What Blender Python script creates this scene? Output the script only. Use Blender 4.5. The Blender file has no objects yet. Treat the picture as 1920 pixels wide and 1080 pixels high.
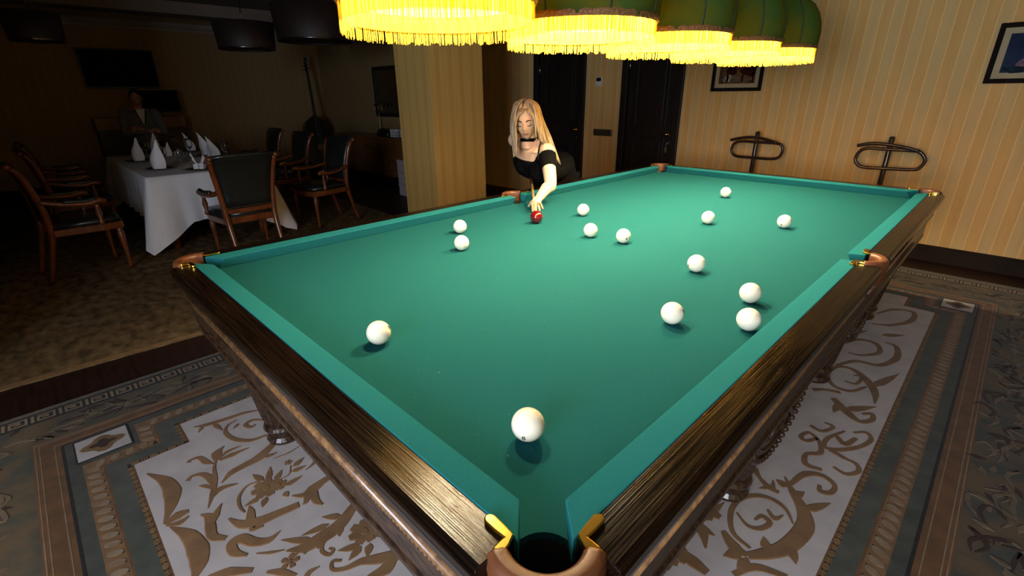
import bpy, bmesh, math, random
from mathutils import Vector, Matrix
random.seed(7)
sc = bpy.context.scene
C = sc.collection
V = Vector
PI = math.pi

# ------------------------------------------------------------------ camera
CAM = V((1.25193, -2.19705, 1.48114)); YAW, PITCH, ROLL, F = -0.7933, -0.38341, -0.01077, 902.154
_f = V((math.cos(PITCH)*math.sin(YAW), math.cos(PITCH)*math.cos(YAW), math.sin(PITCH)))
_r = V((math.cos(YAW), -math.sin(YAW), 0)); _u = _r.cross(_f)
RT = _r*math.cos(ROLL) + _u*math.sin(ROLL); UPV = -_r*math.sin(ROLL) + _u*math.cos(ROLL)
cam = bpy.data.cameras.new('camera'); cam.sensor_width = 36; cam.lens = F/1920*36
cam.clip_start = 0.02; cam.clip_end = 60
co = bpy.data.objects.new('camera', cam); C.objects.link(co)
co.matrix_world = Matrix(((RT.x, UPV.x, -_f.x, CAM.x), (RT.y, UPV.y, -_f.y, CAM.y), (RT.z, UPV.z, -_f.z, CAM.z), (0, 0, 0, 1)))
sc.camera = co

# ------------------------------------------------------------------ world, daylight, exposure
w = bpy.data.worlds.new('world'); sc.world = w; w.use_nodes = True
w.node_tree.nodes['Background'].inputs[0].default_value = (0.55, 0.7, 1, 1)
w.node_tree.nodes['Background'].inputs[1].default_value = 0.6
sc.view_settings.view_transform = 'Standard'; sc.view_settings.look = 'None'
sc.view_settings.gamma = 1; sc.view_settings.use_curve_mapping = False
sc.view_settings.exposure = 0.0
BULB_W = 44.0          # each billiard bulb
DAY_W = 215.0           # daylight entering by the window behind the camera
day = bpy.data.lights.new('daylight', 'AREA'); day.shape = 'RECTANGLE'; day.size = 1.7; day.size_y = 1.35
day.energy = DAY_W; day.color = (0.78, 0.85, 1.0)
do = bpy.data.objects.new('daylight', day); C.objects.link(do)
do.location = (1.5, -4.66, 1.62); do.rotation_euler = V((0, 1, 0)).to_track_quat('-Z', 'Z').to_euler()

# pixel helpers: a pixel is a direction, the plane it meets gives the distance
def ray(px, py): return RT*((px-960)/F) + UPV*((540-py)/F) + _f
def U(px, py, z): d = ray(px, py); return CAM + d*((z-CAM.z)/d.z)
def PX(px, py, x): d = ray(px, py); return CAM + d*((x-CAM.x)/d.x)
def PY(px, py, y): d = ray(px, py); return CAM + d*((y-CAM.y)/d.y)
def PD(px, py, d): return CAM + ray(px, py)*d

# ------------------------------------------------------------------ helpers
def empty(name, loc=(0, 0, 0), rz=0):
    o = bpy.data.objects.new(name, None); o.empty_display_size = .1
    C.objects.link(o); o.location = loc; o.rotation_euler = (0, 0, rz); return o
def tag(o, label=None, cat=None, group=None, kind=None):
    if label: o['label'] = label
    if cat: o['category'] = cat
    if group: o['group'] = group
    if kind: o['kind'] = kind
    return o
def copy_tree(o, parent=None):
    c = o.copy(); C.objects.link(c); c.parent = parent
    for ch in o.children: copy_tree(ch, c)
    return c

class MB:
    def __init__(s): s.bm = bmesh.new(); s.mi = 0
    def face(s, vs):
        try: f = s.bm.faces.new(vs); f.material_index = s.mi; return f
        except ValueError: return None
    def box(s, c, d, m=None):
        c = V(c); hx, hy, hz = d[0]/2, d[1]/2, d[2]/2
        vs = []
        for x, y, z in ((-1,-1,-1),(1,-1,-1),(1,1,-1),(-1,1,-1),(-1,-1,1),(1,-1,1),(1,1,1),(-1,1,1)):
            p = V((x*hx, y*hy, z*hz)); p = m @ p if m else p
            vs.append(s.bm.verts.new(p+c))
        for f in ((3,2,1,0),(4,5,6,7),(0,1,5,4),(1,2,6,5),(2,3,7,6),(3,0,4,7)): s.face([vs[i] for i in f])
        return s
    def rings(s, rs, closed=True, cap=True):
        R = [[s.bm.verts.new(p) for p in r] for r in rs]; n = len(R[0])
        for a, b in zip(R, R[1:]):
            for i in range(n if closed else n-1): s.face((a[i], a[(i+1) % n], b[(i+1) % n], b[i]))
        if cap and closed: s.face(R[0][::-1]); s.face(R[-1])
        return s
    def lathe(s, prof, n=16, at=(0, 0, 0), m=None, cap=True):
        at = V(at); rs = []
        for r, z in prof:
            ring = []
            for i in range(n):
                p = V((r*math.cos(2*PI*i/n), r*math.sin(2*PI*i/n), z)); p = m @ p if m else p
                ring.append(p+at)
            rs.append(ring)
        return s.rings(rs, cap=cap)
    def tube(s, pts, r, n=8, cap=True, flat=1.0, upv=None):
        pts = [V(p) for p in pts]; rr = r if isinstance(r, (list, tuple)) else [r]*len(pts)
        t0 = (pts[1]-pts[0]).normalized(); ref = V(upv) if upv else (V((0, 0, 1)) if abs(t0.z) < .9 else V((1, 0, 0)))
        rs = []
        for i, p in enumerate(pts):
            t = (pts[min(i+1, len(pts)-1)] - pts[max(i-1, 0)]).normalized()
            a = t.cross(ref); a = a.normalized() if a.length > 1e-6 else V((1, 0, 0)); b = a.cross(t).normalized(); ref = b if not upv else ref
            rs.append([p + a*math.cos(2*PI*k/n)*rr[i] + b*math.sin(2*PI*k/n)*rr[i]*flat for k in range(n)])
        return s.rings(rs, cap=cap)
    def prism(s, poly, z0, z1, m=None):
        f = (lambda p: m @ p) if m else (lambda p: p)
        return s.rings([[f(V((p[0], p[1], z0))) for p in poly], [f(V((p[0], p[1], z1))) for p in poly]])
    def ball(s, c, r, n=12, k=8, m=None):
        r = r if isinstance(r, (tuple, list)) else (r, r, r); c = V(c); rs = []
        for j in range(1, k):
            a = PI*j/k - PI/2; ring = []
            for i in range(n):
                p = V((r[0]*math.cos(a)*math.cos(2*PI*i/n), r[1]*math.cos(a)*math.sin(2*PI*i/n), r[2]*math.sin(a)))
                ring.append((m @ p if m else p)+c)
            rs.append(ring)
        return s.rings(rs)
    def build(s, name, mat, parent=None, smooth=False, bevel=0, loc=None, sub=0):
        bmesh.ops.recalc_face_normals(s.bm, faces=s.bm.faces)
        me = bpy.data.meshes.new(name); s.bm.to_mesh(me); s.bm.free()
        for m in (mat if isinstance(mat, (list, tuple)) else [mat]): me.materials.append(m)
        if smooth: me.polygons.foreach_set('use_smooth', [True]*len(me.polygons))
        o = bpy.data.objects.new(name, me); C.objects.link(o)
        if parent: o.parent = parent
        if loc: o.location = loc
        if bevel:
            b = o.modifiers.new('bevel', 'BEVEL'); b.width = bevel; b.segments = 2; b.limit_method = 'ANGLE'
        if sub:
            b = o.modifiers.new('sub', 'SUBSURF'); b.levels = b.render_levels = sub
        return o
def spline(pts, n=6):
    P = [V(p) for p in pts]; P = [P[0]*2-P[1]] + P + [P[-1]*2-P[-2]]; out = []
    for i in range(1, len(P)-2):
        a, b, c, d = P[i-1:i+3]
        for k in range(n):
            t = k/n
            out.append(.5*((2*b)+(c-a)*t+(2*a-5*b+4*c-d)*t*t+(3*b-a-3*c+d)*t**3))
    out.append(P[-2]); return out
def lerps(vals, m):
    out = []
    for i in range(m):
        x = i/(m-1)*(len(vals)-1); k = min(int(x), len(vals)-2); out.append(vals[k]+(vals[k+1]-vals[k])*(x-k))
    return out

# ------------------------------------------------------------------ materials
def mat(name, c1, c2=None, scale=8, stretch=(1, 1, 1), rough=.5, metal=0, bump=0, coat=0, sheen=0, detail=4, contrast=(.35, .65), rough2=None, spec=.5):
    m = bpy.data.materials.new(name); m.use_nodes = True; nt = m.node_tree; b = nt.nodes['Principled BSDF']
    c2 = c2 or tuple(x*.8 for x in c1)
    tc = nt.nodes.new('ShaderNodeTexCoord'); mp = nt.nodes.new('ShaderNodeMapping'); mp.inputs['Scale'].default_value = stretch
    nz = nt.nodes.new('ShaderNodeTexNoise'); nz.inputs['Scale'].default_value = scale; nz.inputs['Detail'].default_value = detail
    rp = nt.nodes.new('ShaderNodeValToRGB')
    rp.color_ramp.elements[0].position, rp.color_ramp.elements[1].position = contrast
    rp.color_ramp.elements[0].color = (*c1, 1); rp.color_ramp.elements[1].color = (*c2, 1)
    L = nt.links.new
    L(tc.outputs['Object'], mp.inputs['Vector']); L(mp.outputs['Vector'], nz.inputs['Vector']); L(nz.outputs['Fac'], rp.inputs['Fac']); L(rp.outputs['Color'], b.inputs['Base Color'])
    b.inputs['Roughness'].default_value = rough; b.inputs['Metallic'].default_value = metal
    b.inputs['Specular IOR Level'].default_value = spec
    b.inputs['Coat Weight'].default_value = coat; b.inputs['Coat Roughness'].default_value = .12
    b.inputs['Sheen Weight'].default_value = sheen
    if rough2 is not None:
        mr = nt.nodes.new('ShaderNodeMapRange'); mr.inputs['To Min'].default_value = rough; mr.inputs['To Max'].default_value = rough2
        mr.inputs['From Min'].default_value, mr.inputs['From Max'].default_value = contrast
        L(nz.outputs['Fac'], mr.inputs['Value']); L(mr.outputs['Result'], b.inputs['Roughness'])
    if bump:
        bp = nt.nodes.new('ShaderNodeBump'); bp.inputs['Strength'].default_value = bump; bp.inputs['Distance'].default_value = .01
        L(nz.outputs['Fac'], bp.inputs['Height']); L(bp.outputs['Normal'], b.inputs['Normal'])
    return m
def mathn(nt, op, a, b=None, clamp=False):
    n = nt.nodes.new('ShaderNodeMath'); n.operation = op; n.use_clamp = clamp
    for i, x in enumerate((a, b)):
        if x is None: continue
        if isinstance(x, (int, float)): n.inputs[i].default_value = x
        else: nt.links.new(x, n.inputs[i])
    return n.outputs[0]
def wallpaper(name, brown, grey, line, period=.0873, phase=.106, both=False):
    m = bpy.data.materials.new(name); m.use_nodes = True; nt = m.node_tree; b = nt.nodes['Principled BSDF']; L = nt.links.new
    tc = nt.nodes.new('ShaderNodeTexCoord'); sx = nt.nodes.new('ShaderNodeSeparateXYZ'); L(tc.outputs['Object'], sx.inputs[0])
    nz = nt.nodes.new('ShaderNodeTexNoise'); nz.inputs['Scale'].default_value = 30; L(tc.outputs['Object'], nz.inputs['Vector'])
    run = mathn(nt, 'SUBTRACT', sx.outputs[0], sx.outputs[1]) if both else sx.outputs[0]
    wob = mathn(nt, 'MULTIPLY', mathn(nt, 'SUBTRACT', nz.outputs['Fac'], .5), .006)
    x = mathn(nt, 'ADD', mathn(nt, 'DIVIDE', mathn(nt, 'SUBTRACT', mathn(nt, 'ADD', run, wob), phase), period), 400)
    u = mathn(nt, 'FRACT', x); two = mathn(nt, 'FRACT', mathn(nt, 'MULTIPLY', x, .5))
    lmask = mathn(nt, 'LESS_THAN', u, .075); gmask = mathn(nt, 'GREATER_THAN', two, .5)
    m1 = nt.nodes.new('ShaderNodeMix'); m1.data_type = 'RGBA'; m1.inputs[6].default_value = (*brown, 1); m1.inputs[7].default_value = (*grey, 1); L(gmask, m1.inputs[0])
    n2 = nt.nodes.new('ShaderNodeTexNoise'); n2.inputs['Scale'].default_value = 3; mp = nt.nodes.new('ShaderNodeMapping'); mp.inputs['Scale'].default_value = (6, 6, .6)
    L(tc.outputs['Object'], mp.inputs[0]); L(mp.outputs[0], n2.inputs['Vector'])
    m3 = nt.nodes.new('ShaderNodeMix'); m3.data_type = 'RGBA'; m3.blend_type = 'MULTIPLY'; m3.inputs[7].default_value = (.72, .7, .68, 1)
    L(mathn(nt, 'MULTIPLY', n2.outputs['Fac'], .8), m3.inputs[0]); L(m1.outputs[2], m3.inputs[6])
    m2 = nt.nodes.new('ShaderNodeMix'); m2.data_type = 'RGBA'; m2.inputs[7].default_value = (*line, 1)
    L(mathn(nt, 'MULTIPLY', lmask, .7), m2.inputs[0]); L(m3.outputs[2], m2.inputs[6])
    L(m2.outputs[2], b.inputs['Base Color']); b.inputs['Roughness'].default_value = .75; b.inputs['Specular IOR Level'].default_value = .2
    bp = nt.nodes.new('ShaderNodeBump'); bp.inputs['Strength'].default_value = .15; bp.inputs['Distance'].default_value = .004
    n4 = nt.nodes.new('ShaderNodeTexNoise'); n4.inputs['Scale'].default_value = 220; L(tc.outputs['Object'], n4.inputs['Vector']); L(n4.outputs['Fac'], bp.inputs['Height']); L(bp.outputs['Normal'], b.inputs['Normal'])
    return m
def translucent(name, c1, c2, fac, scale=40, stretch=(1, 1, 1)):
    m = bpy.data.materials.new(name); m.use_nodes = True; nt = m.node_tree; L = nt.links.new
    for n in list(nt.nodes):
        if n.type == 'BSDF_PRINCIPLED': nt.nodes.remove(n)
    out = [n for n in nt.nodes if n.type == 'OUTPUT_MATERIAL'][0]
    tc = nt.nodes.new('ShaderNodeTexCoord'); mp = nt.nodes.new('ShaderNodeMapping'); mp.inputs['Scale'].default_value = stretch
    nz = nt.nodes.new('ShaderNodeTexNoise'); nz.inputs['Scale'].default_value = scale; L(tc.outputs['Object'], mp.inputs[0]); L(mp.outputs[0], nz.inputs['Vector'])
    rp = nt.nodes.new('ShaderNodeValToRGB'); rp.color_ramp.elements[0].position = .35; rp.color_ramp.elements[1].position = .65
    rp.color_ramp.elements[0].color = (*c1, 1); rp.color_ramp.elements[1].color = (*c2, 1); L(nz.outputs['Fac'], rp.inputs[0])
    d = nt.nodes.new('ShaderNodeBsdfDiffuse'); t = nt.nodes.new('ShaderNodeBsdfTranslucent'); mx = nt.nodes.new('ShaderNodeMixShader'); mx.inputs[0].default_value = fac
    L(rp.outputs[0], d.inputs['Color']); L(rp.outputs[0], t.inputs['Color']); L(d.outputs[0], mx.inputs[1]); L(t.outputs[0], mx.inputs[2]); L(mx.outputs[0], out.inputs[0])
    return m

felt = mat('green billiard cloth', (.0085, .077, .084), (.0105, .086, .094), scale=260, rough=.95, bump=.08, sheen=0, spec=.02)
felt_c = mat('daylit cushion cloth', (.012, .125, .142), (.014, .138, .156), scale=260, rough=.95, bump=.06, sheen=0, spec=.03)  # lighter and bluer than the bed cloth: daylight on the cushions put into the colour
def chalk(m):
    nt = m.node_tree; b = nt.nodes['Principled BSDF']; src = b.inputs['Base Color'].links[0].from_socket
    tc = nt.nodes.new('ShaderNodeTexCoord'); nz = nt.nodes.new('ShaderNodeTexNoise'); nz.inputs['Scale'].default_value = 55; nz.inputs['Detail'].default_value = 6
    nt.links.new(tc.outputs['Object'], nz.inputs['Vector']); mr = nt.nodes.new('ShaderNodeMapRange'); mr.inputs['From Min'].default_value = .72; mr.inputs['From Max'].default_value = .80; mr.inputs['To Max'].default_value = .35
    nt.links.new(nz.outputs['Fac'], mr.inputs['Value']); mx = nt.nodes.new('ShaderNodeMix'); mx.data_type = 'RGBA'; mx.inputs[7].default_value = (.25, .33, .33, 1)
    nt.links.new(mr.outputs['Result'], mx.inputs[0]); nt.links.new(src, mx.inputs[6]); nt.links.new(mx.outputs[2], b.inputs['Base Color'])
chalk(felt)
oak = mat('dark stained oak', (.002, .0013, .001), (.017, .0075, .003), scale=4, stretch=(1.0, 75, 75), rough=.13, rough2=.30, bump=.10, coat=0, detail=8, contrast=(.40, .72), spec=.3)
oak_carved = mat('carved dark oak', (.012, .006, .004), (.06, .03, .014), scale=30, stretch=(1, 3, 3), rough=.35, bump=.2, coat=.3)
gilt = mat('worn bronze bead moulding', (.27, .14, .055), (.12, .06, .025), scale=60, rough=.35, coat=.4)
brass = mat('polished brass', (.85, .55, .10), (.7, .42, .07), scale=20, rough=.18, metal=1)
leather_br = mat('tan pocket leather', (.135, .048, .018), (.10, .034, .013), scale=35, rough=.42, bump=.05)
black_hole = mat('black pocket lining', (.004, .004, .004), (.01, .01, .01), scale=20, rough=.9)
ivory = mat('ivory ball resin', (.86, .80, .60), (.88, .83, .66), scale=4, rough=.12, coat=.5)
redball = mat('cherry red ball resin', (.095, .002, .004), (.12, .003, .005), scale=4, rough=.07, coat=.6)
ink = mat('black ink', (.02, .018, .015), (.03, .025, .02), rough=.5)
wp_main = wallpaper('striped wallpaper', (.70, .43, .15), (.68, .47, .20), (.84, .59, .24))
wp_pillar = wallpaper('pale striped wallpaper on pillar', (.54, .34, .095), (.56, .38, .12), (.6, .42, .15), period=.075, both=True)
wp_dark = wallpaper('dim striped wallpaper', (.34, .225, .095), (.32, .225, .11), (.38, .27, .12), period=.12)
floor_m = mat('dark red parquet', (.022, .009, .006), (.012, .005, .004), scale=5, stretch=(1, 9, 1), rough=.5, spec=.25)
ceil_m = mat('dim plaster ceiling', (.20, .16, .13), (.18, .14, .11), scale=3, rough=.9)
cornice_m = mat('pale plaster cornice', (.33, .30, .26), (.28, .25, .21), scale=5, rough=.8)
door_m = mat('black-brown door wood', (.010, .007, .006), (.018, .012, .009), scale=4, stretch=(14, 14, 1), rough=.45, coat=0, spec=.25)
base_m = mat('dark baseboard wood', (.02, .011, .007), (.012, .007, .004), scale=6, rough=.75, spec=.15)
steel = mat('brushed steel', (.6, .58, .55), (.5, .48, .45), scale=30, rough=.3, metal=1)
cherry = mat('polished cherry wood', (.17, .044, .011), (.095, .024, .006), scale=4, stretch=(6, 6, 1.2), rough=.28, coat=.4, detail=6)
hide = mat('black green leather', (.008, .011, .010), (.013, .017, .015), scale=60, rough=.3, bump=.12, coat=.15)
nail_m = mat('antique nail brass', (.35, .24, .10), (.3, .2, .08), rough=.35, metal=1)
linen = mat('white linen', (.72, .72, .74), (.66, .66, .68), scale=120, rough=.85, bump=.05)
linen_top = mat('charcoal table runner cloth', (.16, .165, .175), (.13, .135, .145), scale=120, rough=.85)
china = mat('shade-darkened china', (.012, .012, .014), (.02, .02, .022), rough=.12, coat=.5)  # near-black glaze stands in for the shade the plates lie in
honey = mat('honey veneer', (.23, .10, .024), (.17, .07, .016), scale=3, stretch=(1.2, 1.2, 9), rough=.4, coat=.2)
blackp = mat('matt black plastic', (.006, .006, .007), (.01, .01, .011), rough=.4)
screen = mat('switched-off screen', (.002, .002, .0025), (.003, .003, .0035), rough=.7, spec=.1)
umber = mat('dark umber shade cloth', (.012, .006, .005), (.02, .009, .007), scale=20, rough=.6)
def glass_mat():
    m = bpy.data.materials.new('clear wine glass'); m.use_nodes = True; b = m.node_tree.nodes['Principled BSDF']
    b.inputs['Base Color'].default_value = (.95, .97, .96, 1); b.inputs['Roughness'].default_value = .02; b.inputs['Transmission Weight'].default_value = 1; b.inputs['IOR'].default_value = 1.3
    return m
glass = glass_mat()

# ================================================================== SETTING
def struct(o, label=None, kind='structure'): return tag(o, label, None, None, kind)
X0, X1, Y0, Y1, YM, H = -9.7, 3.3, -4.6, 3.546, 2.85, 2.78
XJ = -5.4
struct(MB().box(((X0+X1)/2, (Y0+Y1)/2, -.06), (X1-X0+.4, Y1-Y0+.4, .12)).build('floor', floor_m), 'dark red-brown polished parquet floor')
struct(MB().box(((X0+X1)/2, (Y0+Y1)/2, H+.06), (X1-X0+.4, Y1-Y0+.4, .12)).build('ceiling', ceil_m), 'dim plaster ceiling')
def wall(name, a, b, z0, z1, m, label=None, holes=(), th=.12, side=1):
    """wall along a->b; local x runs along it; holes=(x0,x1,z0,z1)"""
    a, b = V((a[0], a[1], 0)), V((b[0], b[1], 0)); d = b-a; L = d.length; ang = math.atan2(d.y, d.x)
    xs = sorted({0, L, *[h[0] for h in holes], *[h[1] for h in holes]}); zs = sorted({z0, z1, *[h[2] for h in holes], *[h[3] for h in holes]})
    mb = MB()
    for i in range(len(xs)-1):
        for j in range(len(zs)-1):
            cx, cz = (xs[i]+xs[i+1])/2, (zs[j]+zs[j+1])/2
            if any(h[0] < cx < h[1] and h[2] < cz < h[3] for h in holes): continue
            mb.box((cx, side*th/2, cz), (xs[i+1]-xs[i], th, zs[j+1]-zs[j]))
    o = mb.build(name, m); o.location = a; o.rotation_euler.z = ang
    return struct(o, label)
DX1 = (-4.05, -3.1); DX2 = (-2.515, -1.67); DH = 2.25
# wall_north: local x = world x - XJ, so shift the stripe phase by building from x=0 reference
wn = wall('wall_north', (XJ, Y1), (X1, Y1), 0, H, wp_main, 'striped tan wallpaper wall with two dark doors and two pictures',
          holes=[(DX1[0]-XJ, DX1[1]-XJ, 0, DH), (DX2[0]-XJ, DX2[1]-XJ, 0, DH)])
for v in wn.data.vertices: v.co.x += XJ
wn.location = (0, Y1, 0)
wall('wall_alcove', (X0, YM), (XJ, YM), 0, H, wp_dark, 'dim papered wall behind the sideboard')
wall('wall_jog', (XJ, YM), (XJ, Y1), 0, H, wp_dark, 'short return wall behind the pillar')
YD, XD = -3.0, -2.1  # corner of the added walls, placed to keep window light off the left chairs
wall('wall_dining', (XD, YD), (X0, YD), 0, H, wp_dark, 'dark papered wall on the left of the dining end, set forward to shade it')
wall('wall_return', (XD, Y0), (XD, YD), 0, H, wp_dark, 'added return wall that blocks daylight from the dining end')
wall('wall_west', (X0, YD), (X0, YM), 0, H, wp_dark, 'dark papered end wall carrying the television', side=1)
wall('wall_east', (X1, Y1), (X1, Y0), 0, H, wp_main, 'striped wall on the right of the room')
wall('wall_south', (X1, Y0), (XD, Y0), 0, H, wp_main, 'wall behind the viewer with a tall window', holes=[(X1-2.45, X1-.55, .9, 2.35)])
# window behind the camera (the daylight enters here)
wr = empty('window_1', (1.5, Y0-.06, 0)); struct(wr, 'white framed window behind the viewer')
white_m = mat('white painted frame', (.7, .7, .68), (.62, .62, .6), rough=.5)
mb = MB()
for x in (-.92, 0, .92): mb.box((x, 0, 1.625), (.06, .06, 1.45))
for z in (.93, 2.32): mb.box((0, 0, z), (1.9, .06, .06))
mb.build('window_frame', white_m, wr)
MB().box((0, .1, .89), (2.0, .2, .03)).build('window_sill', white_m, wr)
# baseboards
def baseboard(name, a, b, side=-1):
    a, b = V((*a, 0)), V((*b, 0)); d = b-a; L = d.length
    mb = MB().box((L/2, side*.012, .065), (L, .024, .13)); mb.box((L/2, side*.008, .138), (L, .016, .016))
    o = mb.build(name, base_m); o.location = a; o.rotation_euler.z = math.atan2(d.y, d.x); return struct(o, 'dark wooden baseboard')
baseboard('baseboard_north', (DX2[1]+.09, Y1), (X1, Y1)); baseboard('baseboard_between', (DX1[1]+.09, Y1), (DX2[0]-.09, Y1)); baseboard('baseboard_alcove', (X0, YM), (XJ, YM))
baseboard('baseboard_west', (X0, YD), (X0, YM))
# cornice over the television wall and along the alcove
def cornice(name, a, b, z):
    a, b = V((*a, 0)), V((*b, 0)); d = b-a; L = d.length
    prof = [(0, 0), (-.02, 0), (-.03, .03), (-.06, .05), (-.09, .09), (-.10, .12), (0, .12)]
    mb = MB(); mb.rings([[V((x, p[0], z+p[1])) for p in prof] for x in (0, L)])
    o = mb.build(name, cornice_m); o.location = a; o.rotation_euler.z = math.atan2(d.y, d.x); return struct(o, 'pale plaster cornice')
cornice('trim_1', (X0, YD), (X0, YM), 2.56); cornice('trim_2', (X0, YM), (XJ, YM), 2.56)
# lowered beam across the ceiling over the dining end
struct(MB().box((-8.1, (YD+YM)/2, 2.70), (.35, YM-YD, .16)).build('trim_3', ceil_m), 'low boxed beam across the dim ceiling')

# pillar
pc = PD(813, 250, 4.9)
PW, PDp = PY(752, 250, pc.y), PX(908, 250, pc.x)
pil = MB()
pil.box(((PW.x+pc.x)/2, (pc.y+PDp.y)/2, H/2), (pc.x-PW.x, PDp.y-pc.y, H))
po = pil.build('pillar', wp_pillar); struct(po, 'square papered pillar standing beside the billiard table')
bb = MB().box(((PW.x+pc.x)/2, (pc.y+PDp.y)/2, .06), (pc.x-PW.x+.03, PDp.y-pc.y+.03, .12)).build('baseboard_pillar', base_m); struct(bb, 'dark baseboard around the pillar foot')

# doors
def door(name, xa, xb, label, handle_x, keys):
    r = empty(name, ((xa+xb)/2, Y1, 0)); struct(r, label); W = xb-xa
    fr = MB()
    fw = .085
    for s in (-1, 1): fr.box((s*(W/2-fw/2+.0), -.012, DH/2), (fw, .05, DH))
    fr.box((0, -.012, DH-fw/2), (W, .05, fw)); fr.build('door_frame', door_m, r, bevel=.006)
    lw = W-2*fw-.006
    lf = MB(); lf.box((0, .045, (DH-fw)/2), (lw, .04, DH-fw-.006)); leaf = lf.build('door_leaf', door_m, r, bevel=.002)
    for z0, z1 in ((.18, .95), (1.1, DH-.28)):
        m = MB(); a, b = -lw/2+.12, lw/2-.12
        for x in (a, b): m.box((x, .020, (z0+z1)/2), (.028, .018, z1-z0))
        for z in (z0, z1): m.box(((a+b)/2, .020, z), (b-a+.028, .018, .028))
        m.build('panel_moulding', door_m, leaf, bevel=.005)
        MB().box(((a+b)/2, .028, (z0+z1)/2), (b-a-.09, .014, z1-z0-.09)).build('door_panel', door_m, leaf, bevel=.006)
    hx = handle_x
    h = MB(); M = Matrix.Rotation(PI/2, 3, 'X')
    h.lathe([(.024, 0), (.024, .008), (.012, .012), (.011, .05)], 14, (hx, .025, 1.0), M)
    s = -1 if hx > 0 else 1
    h.tube([(hx, -.022, 1.0), (hx+s*.04, -.03, 1.0), (hx+s*.115, -.028, .995)], [.010, .009, .007], 8)
    h.build('door_handle', brass, leaf, smooth=True)
    k = MB(); k.lathe([(.02, 0), (.02, .007), (.009, .01), (.008, .02)], 12, (hx, .025, .895), M)
    k.build('lock_rose', steel if keys else brass, leaf, smooth=True)
    if keys:
        k = MB(); k.lathe([(.006, 0), (.006, .045)], 8, (hx, .01, .895), M); k.box((hx, -.04, .885), (.004, .022, .03))
        k.tube([(hx+.012*math.cos(t), -.045, .862+.014*math.sin(t)) for t in [i*PI/6 for i in range(13)]], .0018, 5)
        k.box((hx-.012, -.045, .815), (.012, .003, .07)); k.box((hx+.006, -.048, .82), (.012, .003, .06))
        k.build('key_ring', steel, leaf)
    MB().box((0, .095, DH/2), (W, .05, DH)).build('door_backing', door_m, r)  # added panel that stops outside light leaking round the leaf
    for z in (.25, 1.75):
        m = MB(); m.lathe([(.009, 0), (.009, .1)], 8, (-s*0 + (-lw/2 if hx > 0 else lw/2), .012, z)); m.build('hinge', steel, r, smooth=True)
    return r
door('door_1', *DX1, 'dark panelled door behind the woman with a brass lever', .34, False)
door('door_2', *DX2, 'black-brown door with keys hanging from its lock', .30, True)

# thermostat and slotted wall plate between the doors
t = empty('thermostat', PY(1124.5, 153, Y1)); tag(t, 'small white wall thermostat with dark display between the doors', 'thermostat')
MB().box((0, -.012, 0), (.095, .024, .115)).build('case', white_m, t, bevel=.004)
MB().box((0, -.0255, .026), (.075, .003, .045)).build('display', blackp, t)
MB().box((0, -.0255, -.035), (.03, .004, .012)).build('button', white_m, t)
t = empty('wall_plate', PY(1130.5, 248.5, Y1)); tag(t, 'long brushed metal switch plate low between the two doors', 'wall plate')
bronze = mat('grey bronze plate', (.10, .09, .065), (.08, .07, .05), rough=.4, metal=.7)
MB().box((0, -.009, 0), (.30, .018, .085)).build('plate', bronze, t, bevel=.003)
MB().box((.143, -.0105, 0), (.012, .021, .085)).build('end_cap', steel, t, bevel=.002)

# pictures
def picture(name, x0, x1, z0, z1, label, paint):
    r = empty(name, ((x0+x1)/2, Y1, (z0+z1)/2)); tag(r, label, 'picture'); w, h = x1-x0, z1-z0
    fr = MB(); fw = .035
    for s in (-1, 1): fr.box((s*(w/2-fw/2), -.014, 0), (fw, .028, h)); fr.box((0, -.014, s*(h/2-fw/2)), (w-2*fw, .028, fw))
    fr.build('frame', mat('matt black frame wood', (.012, .007, .006), (.008, .005, .004), rough=.8, spec=.1), r, bevel=.005)
    MB().box((0, -.006, 0), (w-2*fw, .008, h-2*fw)).build('mount', mat('cream mount', (.42, .34, .2), (.38, .3, .18), rough=.8), r)
    paint(r, w-2*fw-.085, h-2*fw-.085)
def blob(mb, cx, cz, rx, rz, y, n=10, rot=0):
    pts = []
    for i in range(n):
        a = 2*PI*i/n; k = 1+.18*math.sin(3*a+cx*40); x, z = rx*k*math.cos(a), rz*k*math.sin(a)
        pts.append(V((cx+x*math.cos(rot)-z*math.sin(rot), y, cz+x*math.sin(rot)+z*math.cos(rot))))
    mb.face([mb.bm.verts.new(p) for p in pts])
def paint_hunt(r, w, h):
    MB().box((0, -.0115, 0), (w, .003, h)).build('canvas', mat('brown landscape paint', (.03, .016, .008), (.20, .11, .045), scale=9, rough=.9, spec=.1, contrast=(.3, .7)), r)
    cols = {'paint_ground': (.16, .11, .07), 'paint_horse': (.035, .012, .007), 'paint_coat': (.28, .045, .02), 'paint_dog': (.55, .48, .36)}
    for nm, bl in (('paint_ground', [(0, -h*.36, w*.45, h*.08, 0), (-.02, -h*.26, w*.25, h*.04, 0)]),
                   ('paint_horse', [(.12, -.01, .085, .05, 0), (.19, .05, .025, .06, -.4), (.06, -.07, .012, .055, 0), (.17, -.07, .012, .055, .1), (-.06, 0, .06, .05, 0), (-.10, -.07, .012, .05, 0)]),
                   ('paint_coat', [(.02, .05, .03, .055, 0), (-.07, .06, .025, .05, .2), (.10, .06, .022, .045, 0)]),
                   ('paint_dog', [(-.10, -.075, .04, .018, .2), (-.075, -.055, .016, .014, 0), (-.13, -.095, .008, .022, 0), (-.08, -.095, .008, .022, 0)])):
        mb = MB()
        for b in bl: blob(mb, b[0], b[1], b[2], b[3], -.0135 if nm == 'paint_ground' else -.0142, rot=b[4])
        c = cols[nm]; mb.build(nm, mat(nm, c, tuple(x*.6 for x in c), scale=30, rough=.9, spec=.1), r)
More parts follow.
